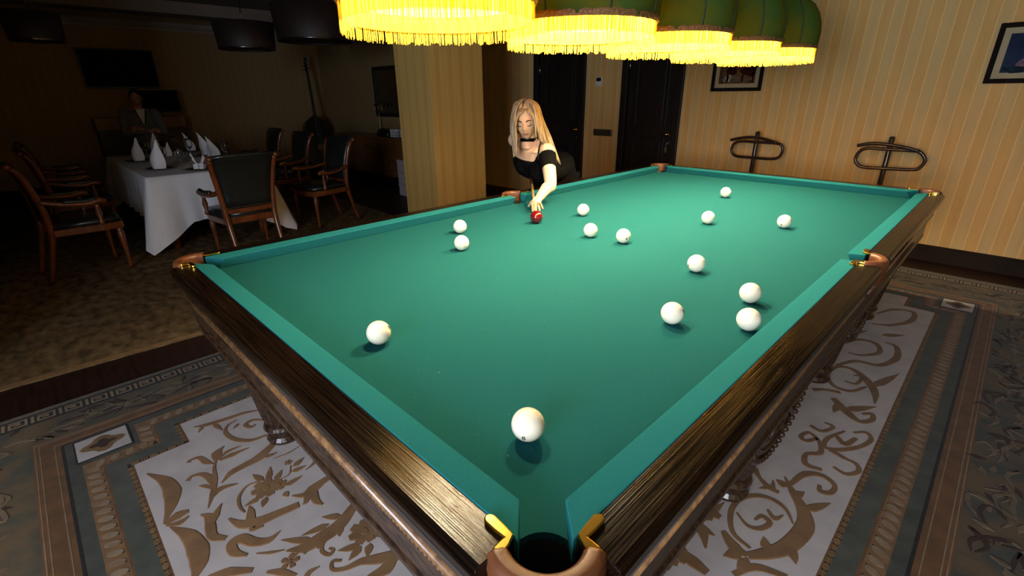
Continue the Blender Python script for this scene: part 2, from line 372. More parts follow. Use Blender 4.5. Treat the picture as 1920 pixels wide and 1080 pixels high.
def paint_sea(r, w, h):
    MB().box((0, -.0115, 0), (w, .003, h)).build('canvas', mat('deep blue night paint', (.012, .018, .05), (.03, .05, .09), scale=5, rough=.9, spec=.1), r)
    for nm, c, bl in (('paint_cloud', (.20, .13, .17), [(-w*.2, -h*.25, .07, .03, .1), (-w*.05, -h*.32, .09, .025, -.2), (w*.2, -h*.2, .08, .03, 0)]), ('paint_shore', (.02, .035, .05), [(-w*.3, -h*.42, .09, .025, 0), (w*.1, -h*.44, .16, .02, 0)])):
        mb = MB()
        for b in bl: blob(mb, b[0], b[1], b[2], b[3], -.014, rot=b[4])
        mb.build(nm, mat(nm, c, tuple(x*.5 for x in c), scale=25, rough=.9, spec=.1), r)
picture('framed_picture', -1.338, -.797, 1.484, 1.90, 'framed hunting scene with riders and white dog on the wall beside the dark door', paint_hunt)
picture('framed_picture', .928, 1.56, 1.52, 1.955, 'framed deep blue seascape high on the wall at the far right', paint_sea)

# ================================================================== RUGS
def flat(mb, pts, z0, z1): mb.prism([(p[0], p[1]) for p in pts], z0, z1)
xW, xE, yS, yN, nx, ny = -1.25, 1.155, -2.21, 2.31, .18, .21
def notch(d):
    a, b, c, e = xW-d, xE+d, yS-d, yN+d
    A, B_, C_, E_ = xW+nx-d, xE-nx+d, yS+ny-d, yN-ny+d
    return [(A, c), (B_, c), (B_, C_), (b, C_), (b, E_), (B_, E_), (B_, e), (A, e), (A, E_), (a, E_), (a, C_), (A, C_)]
def rect(dx, dy=None):
    dy = dx if dy is None else dy
    return [(xW-dx, yS-dy), (xE+dx, yS-dy), (xE+dx, yN+dy), (xW-dx, yN+dy)]
rug = empty('patterned_rug', (0, 0, 0)); tag(rug, 'large cream rug with brown scrolls and green border under the billiard table', 'rug')
pile = dict(rough=.95, bump=.25, spec=.1, sheen=.1)
r_edge = mat('grey tan rug edging', (.13, .11, .085), (.09, .08, .06), scale=60, **pile)
r_black = mat('black rug pile', (.012, .011, .011), (.02, .018, .016), scale=80, **pile)
r_floral = mat('mottled green tan rug band', (.055, .058, .045), (.12, .08, .04), scale=7, contrast=(.38, .62), **pile)
r_orange = mat('rust rug band', (.16, .075, .028), (.11, .055, .022), scale=14, **pile)
r_green = mat('grey green rug band', (.072, .075, .058), (.05, .053, .042), scale=12, **pile)
r_olive = mat('olive slate rug band', (.085, .088, .068), (.058, .062, .047), scale=10, **pile)
r_saw = mat('ochre rug band', (.22, .12, .05), (.15, .085, .04), scale=22, **pile)
r_cream = mat('cream rug field', (.50, .455, .43), (.42, .38, .36), scale=7, **pile)
r_brown = mat('caramel scroll pile', (.25, .14, .062), (.19, .10, .045), scale=14, **pile)
r_dkbrown = mat('umber scroll pile', (.22, .125, .055), (.17, .09, .04), scale=14, **pile)
r_tan = mat('tan rug ornament', (.26, .19, .12), (.2, .13, .075), scale=18, **pile)
r_red = mat('dark red rug ornament', (.045, .022, .016), (.035, .016, .012), scale=18, **pile)
r_bead = mat('amber rug beads', (.21, .12, .045), (.15, .085, .035), scale=25, **pile)
zz = .004
LAY = [('edging', r_edge, rect(.67, .86)), ('key_band', r_black, rect(.635, .77)), ('floral_band', r_floral, rect(.525, .665)), ('rust_band', r_orange, rect(.31)),
       ('black_line', r_black, rect(.217)), ('green_band', r_green, rect(.205)), ('ochre_band', r_saw, notch(.16)), ('rust_line', r_orange, notch(.098)), ('olive_band', r_olive, notch(.09)),
       ('bead_band', r_black, notch(.022)), ('rust_edge', r_orange, notch(.006)), ('field', r_cream, notch(0))]
Z = {}
for i, (nm, m, poly) in enumerate(LAY):
    z1 = zz + .0008*(i+1); Z[nm] = z1
    mb = MB(); flat(mb, poly, 0.0 if i == 0 else z1-.002, z1); mb.build(nm, m, rug)
ZF = Z['field']
mb = MB(); dz = Z['rust_band']
for k in (.30, .285, .235):
    p = rect(k+.004); q2 = rect(k)
    for i in range(4):
        j = (i+1) % 4; flat(mb, [p[i], p[j], q2[j], q2[i]], dz-.001, dz+.0006)
mb.build('rust_band_lines', r_tan, rug)
# Greek key along the outer band
def along(a, b, step):
    a, b = V((*a, 0)), V((*b, 0)); L = (b-a).length; n = int(L/step); d = (b-a)/L
    return [(a+d*(L-n*step)/2+d*step*i, d, V((-d.y, d.x, 0))) for i in range(n)]
key = MB(); kz = Z['key_band']
def kbox(o, d, nrm, x0, x1, y0, y1):
    flat(key, [o+d*x0+nrm*y0, o+d*x1+nrm*y0, o+d*x1+nrm*y1, o+d*x0+nrm*y1], kz-.001, kz+.0008)
for a, b, w_ in ((rect(.635, .77)[3], rect(.635, .77)[0], .11), (rect(.635, .77)[0], rect(.635, .77)[1], .105), (rect(.635, .77)[1], rect(.635, .77)[2], .11), (rect(.635, .77)[2], rect(.635, .77)[3], .105)):
    for o, d, nr in along(a, b, .105):
        s = w_
        for x0, x1, y0, y1 in ((.005, .015, .2, .8), (.015, .075, .7, .8), (.065, .075, .35, .7), (.03, .065, .35, .45), (.03, .04, .45, .58), (.04, .055, .52, .58), (.085, .098, .2, .8), (.015, .075, .2, .26)):
            kbox(o, d, nr, x0, x1, y0*s, y1*s)
key.build('key_pattern', r_tan, rug)
# leaf row and bead row following the notched field
def ell(mb, c, d, a, b, z, n=10):
    nr = V((-d.y, d.x, 0)); flat(mb, [c+d*math.cos(2*PI*i/n)*a+nr*math.sin(2*PI*i/n)*b for i in range(n)], z-.001, z+.0012)
leaf_mb, tooth_mb, bead_mb = MB(), MB(), MB()
def edges(poly): return [(poly[i], poly[(i+1) % len(poly)]) for i in range(len(poly))]
for a, b in edges(notch(.128)):
    for o, d, nr in along(a, b, .052):
        c = o+d*.026; ell(leaf_mb, c, (nr*.9+d*.45).normalized(), .027, .015, Z['ochre_band'])
for a, b in edges(notch(.104)):
    for o, d, nr in along(a, b, .052):
        flat(tooth_mb, [o, o+d*.02, o+d*.008-nr*.028], Z['ochre_band']-.001, Z['ochre_band']+.001)
for a, b in edges(notch(.014)):
    for i, (o, d, nr) in enumerate(along(a, b, .034)):
        c = o+d*.017
        if i % 2: ell(bead_mb, c, d, .017, .010, Z['bead_band'])
        else:
            for k in (-.009, 0, .009): ell(bead_mb, c+d*k, d, .0038, .010, Z['bead_band'], 6)
for o in (leaf_mb.build('leaf_row', r_tan, rug), tooth_mb.build('tooth_row', r_black, rug), bead_mb.build('bead_row', r_bead, rug)): tag(o, kind='stuff')
# corner cartouches
for sx, sy in ((-1, -1), (1, -1), (1, 1), (-1, 1)):
    cx = (xW-.10) if sx < 0 else (xE+.10); cy = (yS-.075) if sy < 0 else (yN+.075)
    MB().box((cx, cy, Z['ochre_band']+.0002), (.19, .205, .002)).build('cartouche', r_black, rug)
    o = MB().box((cx, cy, Z['ochre_band']+.001), (.175, .19, .0024)).build('cartouche_ground', r_cream, rug)
    mb = MB(); flat(mb, [V((cx, cy, 0))+V((.06*math.cos(a)*(1+.2*math.cos(4*a)), .07*math.sin(a)*(1+.2*math.cos(4*a)), 0)) for a in [i*PI/10 for i in range(20)]], Z['ochre_band'], Z['ochre_band']+.003); mb.build('cartouche_flower', r_bead, rug)
    mb = MB(); flat(mb, [V((cx, cy, 0))+V((.03*math.cos(a)*(1+.3*math.cos(4*a)), .04*math.sin(a)*(1+.3*math.cos(4*a)), 0)) for a in [i*PI/10 for i in range(20)]], Z['ochre_band'], Z['ochre_band']+.0038); mb.build('cartouche_heart', r_red, rug)

# traced scroll motifs: strokes (with width in m) and leaves, on the floor plane
mo, mo2 = MB(), MB(); SZ = 0
def stroke(mb, P, wd, z=ZF):
    P = spline([V((p.x, p.y, 0)) for p in P], 5); W = lerps(wd, len(P)); Lf, Rg = [], []
    for i, p in enumerate(P):
        t = (P[min(i+1, len(P)-1)]-P[max(i-1, 0)]); t = t.normalized() if t.length > 1e-9 else V((1, 0, 0)); n = V((-t.y, t.x, 0))
        Lf.append(p+n*W[i]/2); Rg.append(p-n*W[i]/2)
    global SZ; SZ = (SZ+1) % 60; up = z+.0018+SZ*1.5e-5; z += SZ*4e-6
    a = [mb.bm.verts.new((p.x, p.y, z-.0005)) for p in Lf]; b = [mb.bm.verts.new((p.x, p.y, up)) for p in P]; c = [mb.bm.verts.new((p.x, p.y, z-.0005)) for p in Rg]
    a2 = [mb.bm.verts.new((p.x*.8+q.x*.2, p.y*.8+q.y*.2, up)) for p, q in zip(Lf, P)]; c2 = [mb.bm.verts.new((p.x*.8+q.x*.2, p.y*.8+q.y*.2, up)) for p, q in zip(Rg, P)]
    for i in range(len(P)-1):
        for s, t in ((a, a2), (a2, b), (b, c2), (c2, c)): mb.face((s[i], s[i+1], t[i+1], t[i]))
def leafm(mb, A, B, wd): stroke(mb, [A, A.lerp(B, .4), B], [.004, wd, wd*.8, .002])
def flower(mb, c, r, n=7):
    for i in range(n):
        a = 2*PI*i/n; d = V((math.cos(a), math.sin(a), 0)); stroke(mb, [c+d*r*.25, c+d*r*.65, c+d*r], [r*.25, r*.75, r*.5])
    stroke(mb, [c-V((r*.3, 0, 0)), c, c+V((r*.3, 0, 0))], [r*.2, r*.6, r*.2], ZF+.001)
CL = lambda x, y: U(240+x/3, 720+y/3, ZF)
CR = lambda x, y: U(1240+x/1.8615, 500+y/1.8615, ZF)
def S(mb, f, pts, wd): stroke(mb, [f(*p) for p in pts], wd)
S(mo, CL, [(105, 505), (210, 545), (250, 610), (240, 690), (200, 790)], [.004, .05, .07, .045, .004])
S(mo, CL, [(235, 805), (340, 850), (395, 930), (400, 1010), (375, 1090)], [.004, .055, .075, .06, .02])
S(mo, CL, [(205, 790), (280, 740), (340, 715)], [.02, .05, .02]); S(mo, CL, [(215, 798), (290, 780), (340, 745)], [.01, .03, .01])
S(mo, CL, [(500, 420), (485, 470), (490, 540), (475, 620), (450, 700)], [.008, .014, .022, .024, .004])
S(mo, CL, [(480, 450), (440, 440), (400, 415), (350, 430), (338, 445)], [.004, .03, .022, .014, .02])
S(mo, CL, [(505, 430), (500, 390), (540, 350)], [.03, .05, .006]); S(mo, CL, [(515, 430), (580, 400), (680, 360)], [.012, .035, .004]); S(mo, CL, [(520, 415), (560, 380), (635, 350)], [.01, .022, .004])
S(mo, CL, [(480, 600), (470, 540), (420, 510), (360, 520), (332, 548)], [.01, .035, .025, .016, .022]); S(mo, CL, [(475, 590), (430, 575), (400, 575)], [.01, .02, .004])
S(mo, CL, [(470, 640), (520, 590), (615, 562)], [.014, .034, .006])
S(mo, CL, [(525, 560), (580, 500), (660, 455), (740, 410), (830, 325)], [.004, .035, .04, .05, .03]); S(mo, CL, [(740, 410), (790, 405), (840, 385)], [.01, .025, .004])
S(mo, CL, [(820, 420), (900, 390), (965, 350)], [.003, .008, .003])
flower(mo, CL(778, 585), .055); flower(mo, CL(850, 570), .03)
for a, b in (((760, 545), (700, 512)), ((790, 540), (800, 468)), ((830, 540), (865, 485)), ((880, 575), (980, 518)), ((775, 640), (755, 695)), ((740, 640), (655, 690)), ((880, 610), (900, 635)), ((930, 465), (990, 415)), ((920, 495), (1000, 462))): leafm(mo, CL(*a), CL(*b), .03)
flower(mo, CL(900, 443), .016, 5)
S(mo, CL, [(740, 548), (670, 575), (625, 635), (628, 690), (655, 725)], [.004, .010, .014, .012, .006]); S(mo, CL, [(850, 540), (905, 510), (915, 460)], [.004, .006, .004])
S(mo, CL, [(565, 760), (640, 790), (730, 775), (840, 730), (960, 680)], [.006, .04, .05, .04, .035]); S(mo, CL, [(690, 770), (690, 720), (680, 690)], [.04, .03, .004]); S(mo, CL, [(720, 790), (700, 815), (760, 800)], [.01, .03, .01]); leafm(mo, CL(620, 785), CL(625, 812), .02)
S(mo, CL, [(920, 632), (990, 625), (1040, 590), (1100, 545), (1150, 515)], [.004, .03, .05, .035, .03]); S(mo, CL, [(1040, 610), (1060, 660), (1095, 680)], [.04, .03, .006]); S(mo, CL, [(1010, 630), (1000, 665), (980, 680)], [.03, .02, .004])
S(mo, CL, [(408, 738), (455, 750), (465, 810), (480, 860), (550, 870)], [.004, .035, .04, .035, .02]); S(mo, CL, [(465, 800), (490, 740), (525, 675)], [.02, .035, .004])
S(mo, CL, [(855, 830), (790, 880), (710, 890), (640, 870), (585, 900), (600, 950), (670, 965)], [.004, .03, .04, .045, .04, .035, .01]); S(mo, CL, [(710, 890), (690, 860)], [.03, .004]); S(mo, CL, [(720, 955), (800, 950), (880, 935)], [.004, .014, .004])
S(mo2, CL, [(1300, 640), (1260, 700), (1190, 790), (1080, 870), (990, 920), (890, 940)], [.03, .04, .055, .06, .05, .006])
for a, b in (((1200, 745), (1090, 750)), ((1130, 790), (975, 855)), ((1040, 880), (860, 880)), ((1190, 800), (1190, 860)), ((1080, 880), (1070, 930)), ((1000, 915), (995, 960))): leafm(mo2, CL(*a), CL(*b), .035)
S(mo2, CL, [(1165, 850), (1105, 890), (1090, 940), (1130, 962), (1155, 935), (1130, 925)], [.008, .012, .016, .016, .014, .008])
flower(mo2, CL(1330, 830), .055); flower(mo2, CL(1430, 805), .045)
for a, b in (((1375, 780), (1345, 725)), ((1410, 770), (1440, 720)), ((1450, 850), (1525, 915)), ((1300, 910), (1180, 940)), ((1360, 900), (1345, 975)), ((1310, 915), (1240, 995))): leafm(mo2, CL(*a), CL(*b), .034)
S(mo2, CL, [(1595, 945), (1500, 965), (1400, 985), (1310, 1000), (1220, 1040), (1150, 1045), (1150, 1000), (1200, 995)], [.025, .05, .045, .03, .018, .014, .014, .01]); S(mo2, CL, [(1500, 970), (1450, 1040), (1350, 1090)], [.03, .05, .02])
S(mo, CL, [(370, 245), (450, 228), (560, 195), (650, 165), (740, 148)], [.006, .03, .03, .02, .008]); leafm(mo, CL(480, 225), CL(530, 262), .025); leafm(mo, CL(420, 240), CL(395, 275), .02)
S(mo, CL, [(775, 290), (690, 318), (600, 312), (548, 275), (560, 235), (610, 205)], [.014, .022, .024, .02, .014, .006]); S(mo, CL, [(765, 205), (700, 205), (660, 230), (690, 245), (715, 230)], [.006, .018, .022, .018, .01]); leafm(mo, CL(620, 225), CL(590, 255), .02)
S(mo, CL, [(950, 332), (1030, 332), (1066, 380), (1050, 440), (1000, 485)], [.006, .02, .024, .02, .004])
flower(mo, CL(910, 1000), .03, 5); S(mo, CL, [(920, 985), (945, 960), (965, 940)], [.004, .01, .003]); S(mo, CL, [(1075, 1030), (1020, 1060), (1000, 1090)], [.004, .02, .02]); S(mo, CL, [(780, 1060), (860, 1060), (940, 1085)], [.01, .03, .02]); S(mo, CL, [(450, 1085), (560, 1060), (700, 1050)], [.01, .04, .02])
# right-hand side
S(mo2, CR, [(460, 900), (435, 850), (390, 815), (330, 800), (270, 815), (242, 860), (250, 930), (310, 985)], [.006, .014, .018, .02, .022, .022, .018, .01])
S(mo2, CR, [(262, 860), (300, 905), (345, 915), (378, 895), (350, 872), (325, 885)], [.006, .012, .02, .022, .018, .01]); S(mo2, CR, [(370, 850), (395, 880), (425, 870)], [.01, .022, .004])
S(mo2, CR, [(300, 1010), (370, 1000), (440, 975), (500, 910), (495, 850), (460, 790), (430, 735)], [.03, .05, .06, .065, .05, .03, .006])
for a, b in (((500, 850), (590, 828)), ((450, 980), (470, 1040)), ((370, 990), (355, 945)), ((460, 800), (500, 790)), ((440, 770), (400, 745))): leafm(mo2, CR(*a), CR(*b), .04)
S(mo2, CR, [(450, 760), (500, 725), (560, 730), (605, 765), (590, 790), (555, 785), (552, 765)], [.02, .03, .022, .02, .022, .022, .016])
S(mo2, CR, [(325, 705), (345, 740), (375, 770), (410, 790)], [.03, .016, .03, .02]); leafm(mo2, CR(380, 770), CR(340, 775), .02); leafm(mo2, CR(390, 780), CR(390, 745), .02)
S(mo2, CR, [(545, 600), (505, 608), (487, 592), (515, 580), (550, 610), (555, 650), (505, 655), (505, 690), (560, 710)], [.02, .022, .022, .02, .02, .026, .02, .03, .02]); S(mo2, CR, [(520, 555), (560, 575), (600, 560), (570, 545)], [.02, .02, .02, .012])
S(mo2, CR, [(640, 575), (580, 600), (570, 630), (620, 640), (690, 630), (732, 605), (715, 580), (670, 580)], [.01, .022, .022, .026, .022, .022, .02, .012]); S(mo2, CR, [(610, 590), (640, 620), (680, 600)], [.02, .03, .02]); S(mo2, CR, [(600, 700), (645, 725), (688, 715), (680, 690), (640, 670)], [.012, .02, .022, .02, .016]); S(mo2, CR, [(590, 640), (640, 670)], [.03, .02])
S(mo2, CR, [(745, 480), (745, 440), (720, 400), (670, 360), (615, 350), (580, 375), (600, 415), (660, 435), (715, 420)], [.006, .04, .05, .03, .024, .024, .024, .024, .014]); S(mo2, CR, [(640, 400), (680, 410), (700, 385), (670, 380)], [.012, .02, .02, .01]); leafm(mo2, CR(735, 420), CR(830, 375), .05)
S(mo2, CR, [(528, 430), (570, 430), (625, 440)], [.03, .02, .03]); S(mo2, CR, [(600, 460), (640, 500), (690, 540), (735, 535), (735, 515), (700, 515)], [.03, .05, .03, .026, .024, .016]); leafm(mo2, CR(640, 500), CR(750, 490), .05); leafm(mo2, CR(620, 480), CR(600, 510), .04)
S(mo2, CR, [(630, 270), (690, 255), (750, 270), (760, 300), (700, 310), (650, 300)], [.012, .03, .03, .03, .02, .01]); S(mo2, CR, [(610, 345), (680, 330), (760, 345), (820, 320), (820, 280), (780, 265)], [.02, .03, .03, .04, .03, .01])
S(mo2, CR, [(735, 200), (800, 205), (870, 190), (880, 160), (810, 150), (750, 165)], [.012, .03, .04, .03, .03, .012]); leafm(mo2, CR(770, 240), CR(850, 240), .05); leafm(mo2, CR(640, 235), CR(720, 225), .05)
S(mo2, CR, [(20, 1060), (60, 1000), (110, 1030), (160, 1070)], [.01, .03, .05, .03]); S(mo2, CR, [(95, 900), (140, 920), (155, 985)], [.03, .05, .006]); leafm(mo2, CR(130, 890), CR(220, 825), .04); leafm(mo2, CR(120, 900), CR(185, 940), .04); flower(mo2, CR(160, 850), .05, 6); flower(mo2, CR(40, 1000), .05, 6)
S(mo2, CR, [(215, 925), (255, 980), (300, 1010)], [.02, .05, .02]); leafm(mo2, CR(280, 1000), CR(215, 1010), .05); leafm(mo2, CR(300, 1020), CR(270, 1080), .05); S(mo2, CR, [(250, 1075), (330, 1050), (440, 1085)], [.02, .03, .02])
m1 = tag(mo.build('scroll_motif', r_brown, rug), kind='stuff'); m2 = tag(mo2.build('scroll_motif', r_dkbrown, rug), kind='stuff')
# the design repeats mirrored in the far left corner and the near right corner of the field
cxm, cym = (xW+xE)/2, (yS+yN)/2
for sx, sy in ((1, -1), (-1, -1)):
    o = m1.copy(); o.data = m1.data; C.objects.link(o); o.parent = rug; o.scale = (sx, sy, 1); o.location = (2*cxm if sx < 0 else 0, 2*cym, 0)
    if sx < 0: bpy.data.objects.remove(o)
# floral sprays in the outer band
fl_t, fl_r = MB(), MB()
def spray(c, d, nr, z, s):
    for mb, q in ((fl_t, 3), (fl_r, 2)):
        for _ in range(q):
            a = c+d*random.uniform(-.09, .09)*s+nr*random.uniform(-.06, .06)*s
            if random.random() < .55: stroke(mb, [a, a+d*.05*s+nr*random.uniform(-.03, .03), a+d*.10*s+nr*random.uniform(-.05, .05), a+d*.07*s+nr*random.uniform(-.07, .07)], [.004, .018, .014, .004], z)
            else:
                t = random.uniform(0, 6.28); leafm_d = V((math.cos(t), math.sin(t), 0))
                stroke(mb, [a, a+leafm_d*.03, a+leafm_d*.065], [.004, .026, .003], z)
zfl = Z['floral_band']
for (a, b) in (((xW-.415, yS-.5), (xW-.415, yN+.5)), ((xE+.415, yS-.5), (xE+.415, yN+.5)), ((xW-.4, yS-.485), (xE+.4, yS-.485)), ((xW-.4, yN+.485), (xE+.4, yN+.485))):
    for o, d, nr in along(a, b, .13): spray(o+d*.06, d, nr, zfl, 1.25)
tag(fl_t.build('flower_spray', mat('faded tan spray', (.16, .12, .075), (.11, .08, .05), scale=18, **pile), rug), kind='stuff'); tag(fl_r.build('flower_spray', r_red, rug), kind='stuff')

# dining rug
dr = empty('faded_rug', (0, 0, 0)); tag(dr, 'worn brown rug with mottled ground under the dining table', 'rug')
p0, p1 = V((-2.32, -3.0, 0)), V((-2.16, 1.0, 0)); nvec = V((-1, .039, 0)).normalized()
q0, q1 = p0+nvec*5.6, p1+nvec*5.6
worn = mat('worn brown rug', (.06, .042, .022), (.18, .132, .07), scale=9, stretch=(1, 1.6, 1), contrast=(.36, .70), detail=10, rough=.95, spec=.1, bump=.2)
mb = MB(); flat(mb, [p0, p1, q1, q0], 0, .008); mb.build('ground', worn, dr)
mb = MB(); flat(mb, [p0, p1, p1+nvec*.05, p0+nvec*.05], .006, .009); mb.build('selvage', mat('gold selvage', (.19, .12, .05), (.14, .085, .035), scale=40, rough=.95), dr)

# ================================================================== BILLIARD TABLE
HX, HY, BED, NZ = .8875, 1.775, .83, .875
bt = empty('billiard_table', (0, 0, 0)); tag(bt, 'large green-clothed billiard table with carved dark oak rails and leather pockets', 'billiard table')
CO = .03; RC = .055; MO = .055
q = math.degrees(math.atan2(math.sqrt(RC*RC-CO*CO), CO)); am = math.degrees(math.atan2(math.sqrt(RC*RC-.005**2), .005))
def corner_arc(sx, sy):
    # concave arc of the corner hole inside the slab, as points sorted from the x-edge to the y-edge
    c = (sx*(HX+CO), sy*(HY+CO)); pts = []
    for i in range(13):
        a = -q + (-270+2*q)*i/12        # written for sx=sy=1, from the right edge to the top edge
        pts.append((c[0]+sx*RC*math.cos(math.radians(a)), c[1]+sy*RC*math.sin(math.radians(a))))
    return pts
def mid_arc(sx):
    c = (sx*(HX+MO), 0); pts = []
    for i in range(13):
        a = -am - (360-2*am)*i/12
        pts.append((c[0]+sx*RC*math.cos(math.radians(a)), RC*math.sin(math.radians(a))))
    return pts
outl = mid_arc(1) + corner_arc(1, 1) + corner_arc(-1, 1)[::-1] + mid_arc(-1)[::-1] + corner_arc(-1, -1) + corner_arc(1, -1)[::-1]
mb = MB(); mb.prism(outl, BED-.045, BED); mb.build('bed_cloth', felt, bt)
# cushions
CP = [(0, NZ), (.010, NZ+.0015), (.06, .881), (.06, BED), (.024, BED), (.005, .866)]
def cushion(axis, sgn, s0, s1, e0, e1):
    """axis 'x': runs along x at y=sgn*HY; s0<s1 nose ends; e = how far the back end runs past the nose end per metre of depth"""
    mb = MB(); rs = []
    def P(s, u, z): return V((s, sgn*(HY+u), z)) if axis == 'x' else V((sgn*(HX+u), s, z))
    def ring(end, e): return [P(end+e*u, u, z) for u, z in CP]
    n = 14
    A, Bq = ring(s0, -e0), ring(s1, e1)
    rs = [[A[k].lerp(Bq[k], i/n) for k in range(len(CP))] for i in range(n+1)]
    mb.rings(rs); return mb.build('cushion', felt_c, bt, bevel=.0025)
CE = .0515
for sg in (-1, 1): cushion('x', sg, -HX+CE, HX-CE, .93, .93)
for sg in (-1, 1):
    cushion('y', sg, -HY+CE, -.047, .93, -.08); cushion('y', sg, .047, HY-CE, -.08, .93)
# wooden rails, modelled along local x so the grain follows the length
RP = [(.060, .8795), (.126, .8805), (.135, .876), (.139, .866), (.138, .848), (.129, .815), (.118, .795), (.108, .778), (.104, .768), (.098, .760), (.096, .712), (.060, .712)]
def rail(L, loc, rz):
    r = empty('rail', loc, rz); r.parent = bt
    o = MB().rings([[V((x, -u, z)) for u, z in RP] for x in (-L/2, L/2)]).build('rail_wood', oak, None, bevel=.002)
    o.parent = bt; o.location = loc; o.rotation_euler.z = rz; o.name = 'rail'
    bpy.data.objects.remove(r)
    m = MB(); m.tube([(-L/2, -.103, .750), (L/2, -.103, .750)], .011, 10); m.tube([(-L/2, -.100, .733), (L/2, -.100, .733)], .005, 8)
    m.build('bead_moulding', gilt, o, smooth=True)
    m = MB()
    for i in range(int(L/.013)): m.box((-L/2+.007+i*.013, -.098, .721), (.007, .008, .012))
    tag(m.build('dentil_row', gilt, o), kind='stuff')
    return o
rail(2*(HX-.004), (0, -HY, 0), 0); rail(2*(HX-.004), (0, HY, 0), PI)
LL = HY-.004-.078
for sy in (-1, 1):
    rail(LL, (HX, sy*(.078+LL/2), 0), PI/2); rail(LL, (-HX, sy*(.078+LL/2), 0), -PI/2)
# body under the slate
mb = MB()
ox, oy = HX+.088, HY+.088
for s in (-1, 1):
    mb.box((s*(ox-.03), 0, .66), (.06, 2*oy, .10)); mb.box((0, s*(oy-.03), .66), (2*ox-.12, .06, .10))
    mb.box((s*(ox-.02), 0, .60), (.05, 2*oy-.06, .03)); mb.box((0, s*(oy-.02), .60), (2*ox-.1, .05, .03))
mb.build('apron', oak_carved, bt, bevel=.008)
MB().box((0, 0, .735), (2*HX, 2*HY-.16, .085)).build('slate_frame', oak_carved, bt)
for yy in (-1.672, -.56, .58, 1.672): MB().box((0, yy, .60), (1.86, .09, .12)).build('cross_beam', oak_carved, bt, bevel=.005)
# legs: turned foot, fluted shaft, square head
def leg(x, y):
    m = MB()
    m.lathe([(.058, .0165), (.074, .020), (.078, .034), (.068, .050), (.056, .060), (.056, .070), (.076, .078), (.082, .092), (.076, .106), (.068, .112)], 22)
    rs = []
    for j in range(9):
        z = .110+.030*j; r = .068+.034*(j/8)**.9; ring = []
        for i in range(48):
            a = 2*PI*i/48; rr = r*(1+.055*math.cos(16*a)) if 0 < j < 8 else r*.97
            ring.append(V((rr*math.cos(a), rr*math.sin(a), z)))
        rs.append(ring)
    m.rings(rs)
    m.lathe([(.104, .35), (.114, .365), (.114, .385), (.102, .395), (.098, .41), (.110, .43), (.110, .44)], 22)
    m.box((0, 0, .515), (.20, .20, .15))
    o = m.build('leg', oak_carved, bt, smooth=False); o.location = (x, y, 0); return o
l0 = None
for sx in (-1, 1):
    for yy in (-1.672, -.56, .58, 1.672):
        if l0 is None: l0 = leg(sx*.795, yy)
        else:
            o = l0.copy(); C.objects.link(o); o.location = (sx*.795, yy, 0)
# carved drops hanging below the apron in front of the middle legs
def drop(sx, yc):
    m = MB(); pts = [(.30, .60)]
    for i in range(17):
        a = -PI*i/16; pts.append((.27*math.cos(a), .50+.17*math.sin(a)))
    pts.append((-.30, .60)); M = Matrix(((0, 0, sx), (1, 0, 0), (0, 1, 0)))
    m.prism(pts, .912, .932, M)
    o = m.build('carved_drop', oak_carved, bt); o.location = (0, yc, 0)
    m = MB(); pth = [M @ V((.255*math.cos(-PI*i/24), .505+.155*math.sin(-PI*i/24), .934)) for i in range(25)]
    for i, p in enumerate(pth): m.ball(p, .011, 8, 5)
    m.tube([M @ V((.225*math.cos(-PI*i/24), .51+.13*math.sin(-PI*i/24), .933)) for i in range(25)], .006, 6)
    for a in (-.5, -1.0, -1.57, -2.14, -2.64): m.tube([M @ V((0.03*math.cos(a), .53+.02*math.sin(a), .933)), M @ V((.19*math.cos(a), .52+.10*math.sin(a), .936))], [.006, .012], 6)
    tag(m.build('carving', oak_carved, o, smooth=True), kind='stuff')
for sx in (-1, 1):
    for yc in (-.62, .52): drop(sx, yc)
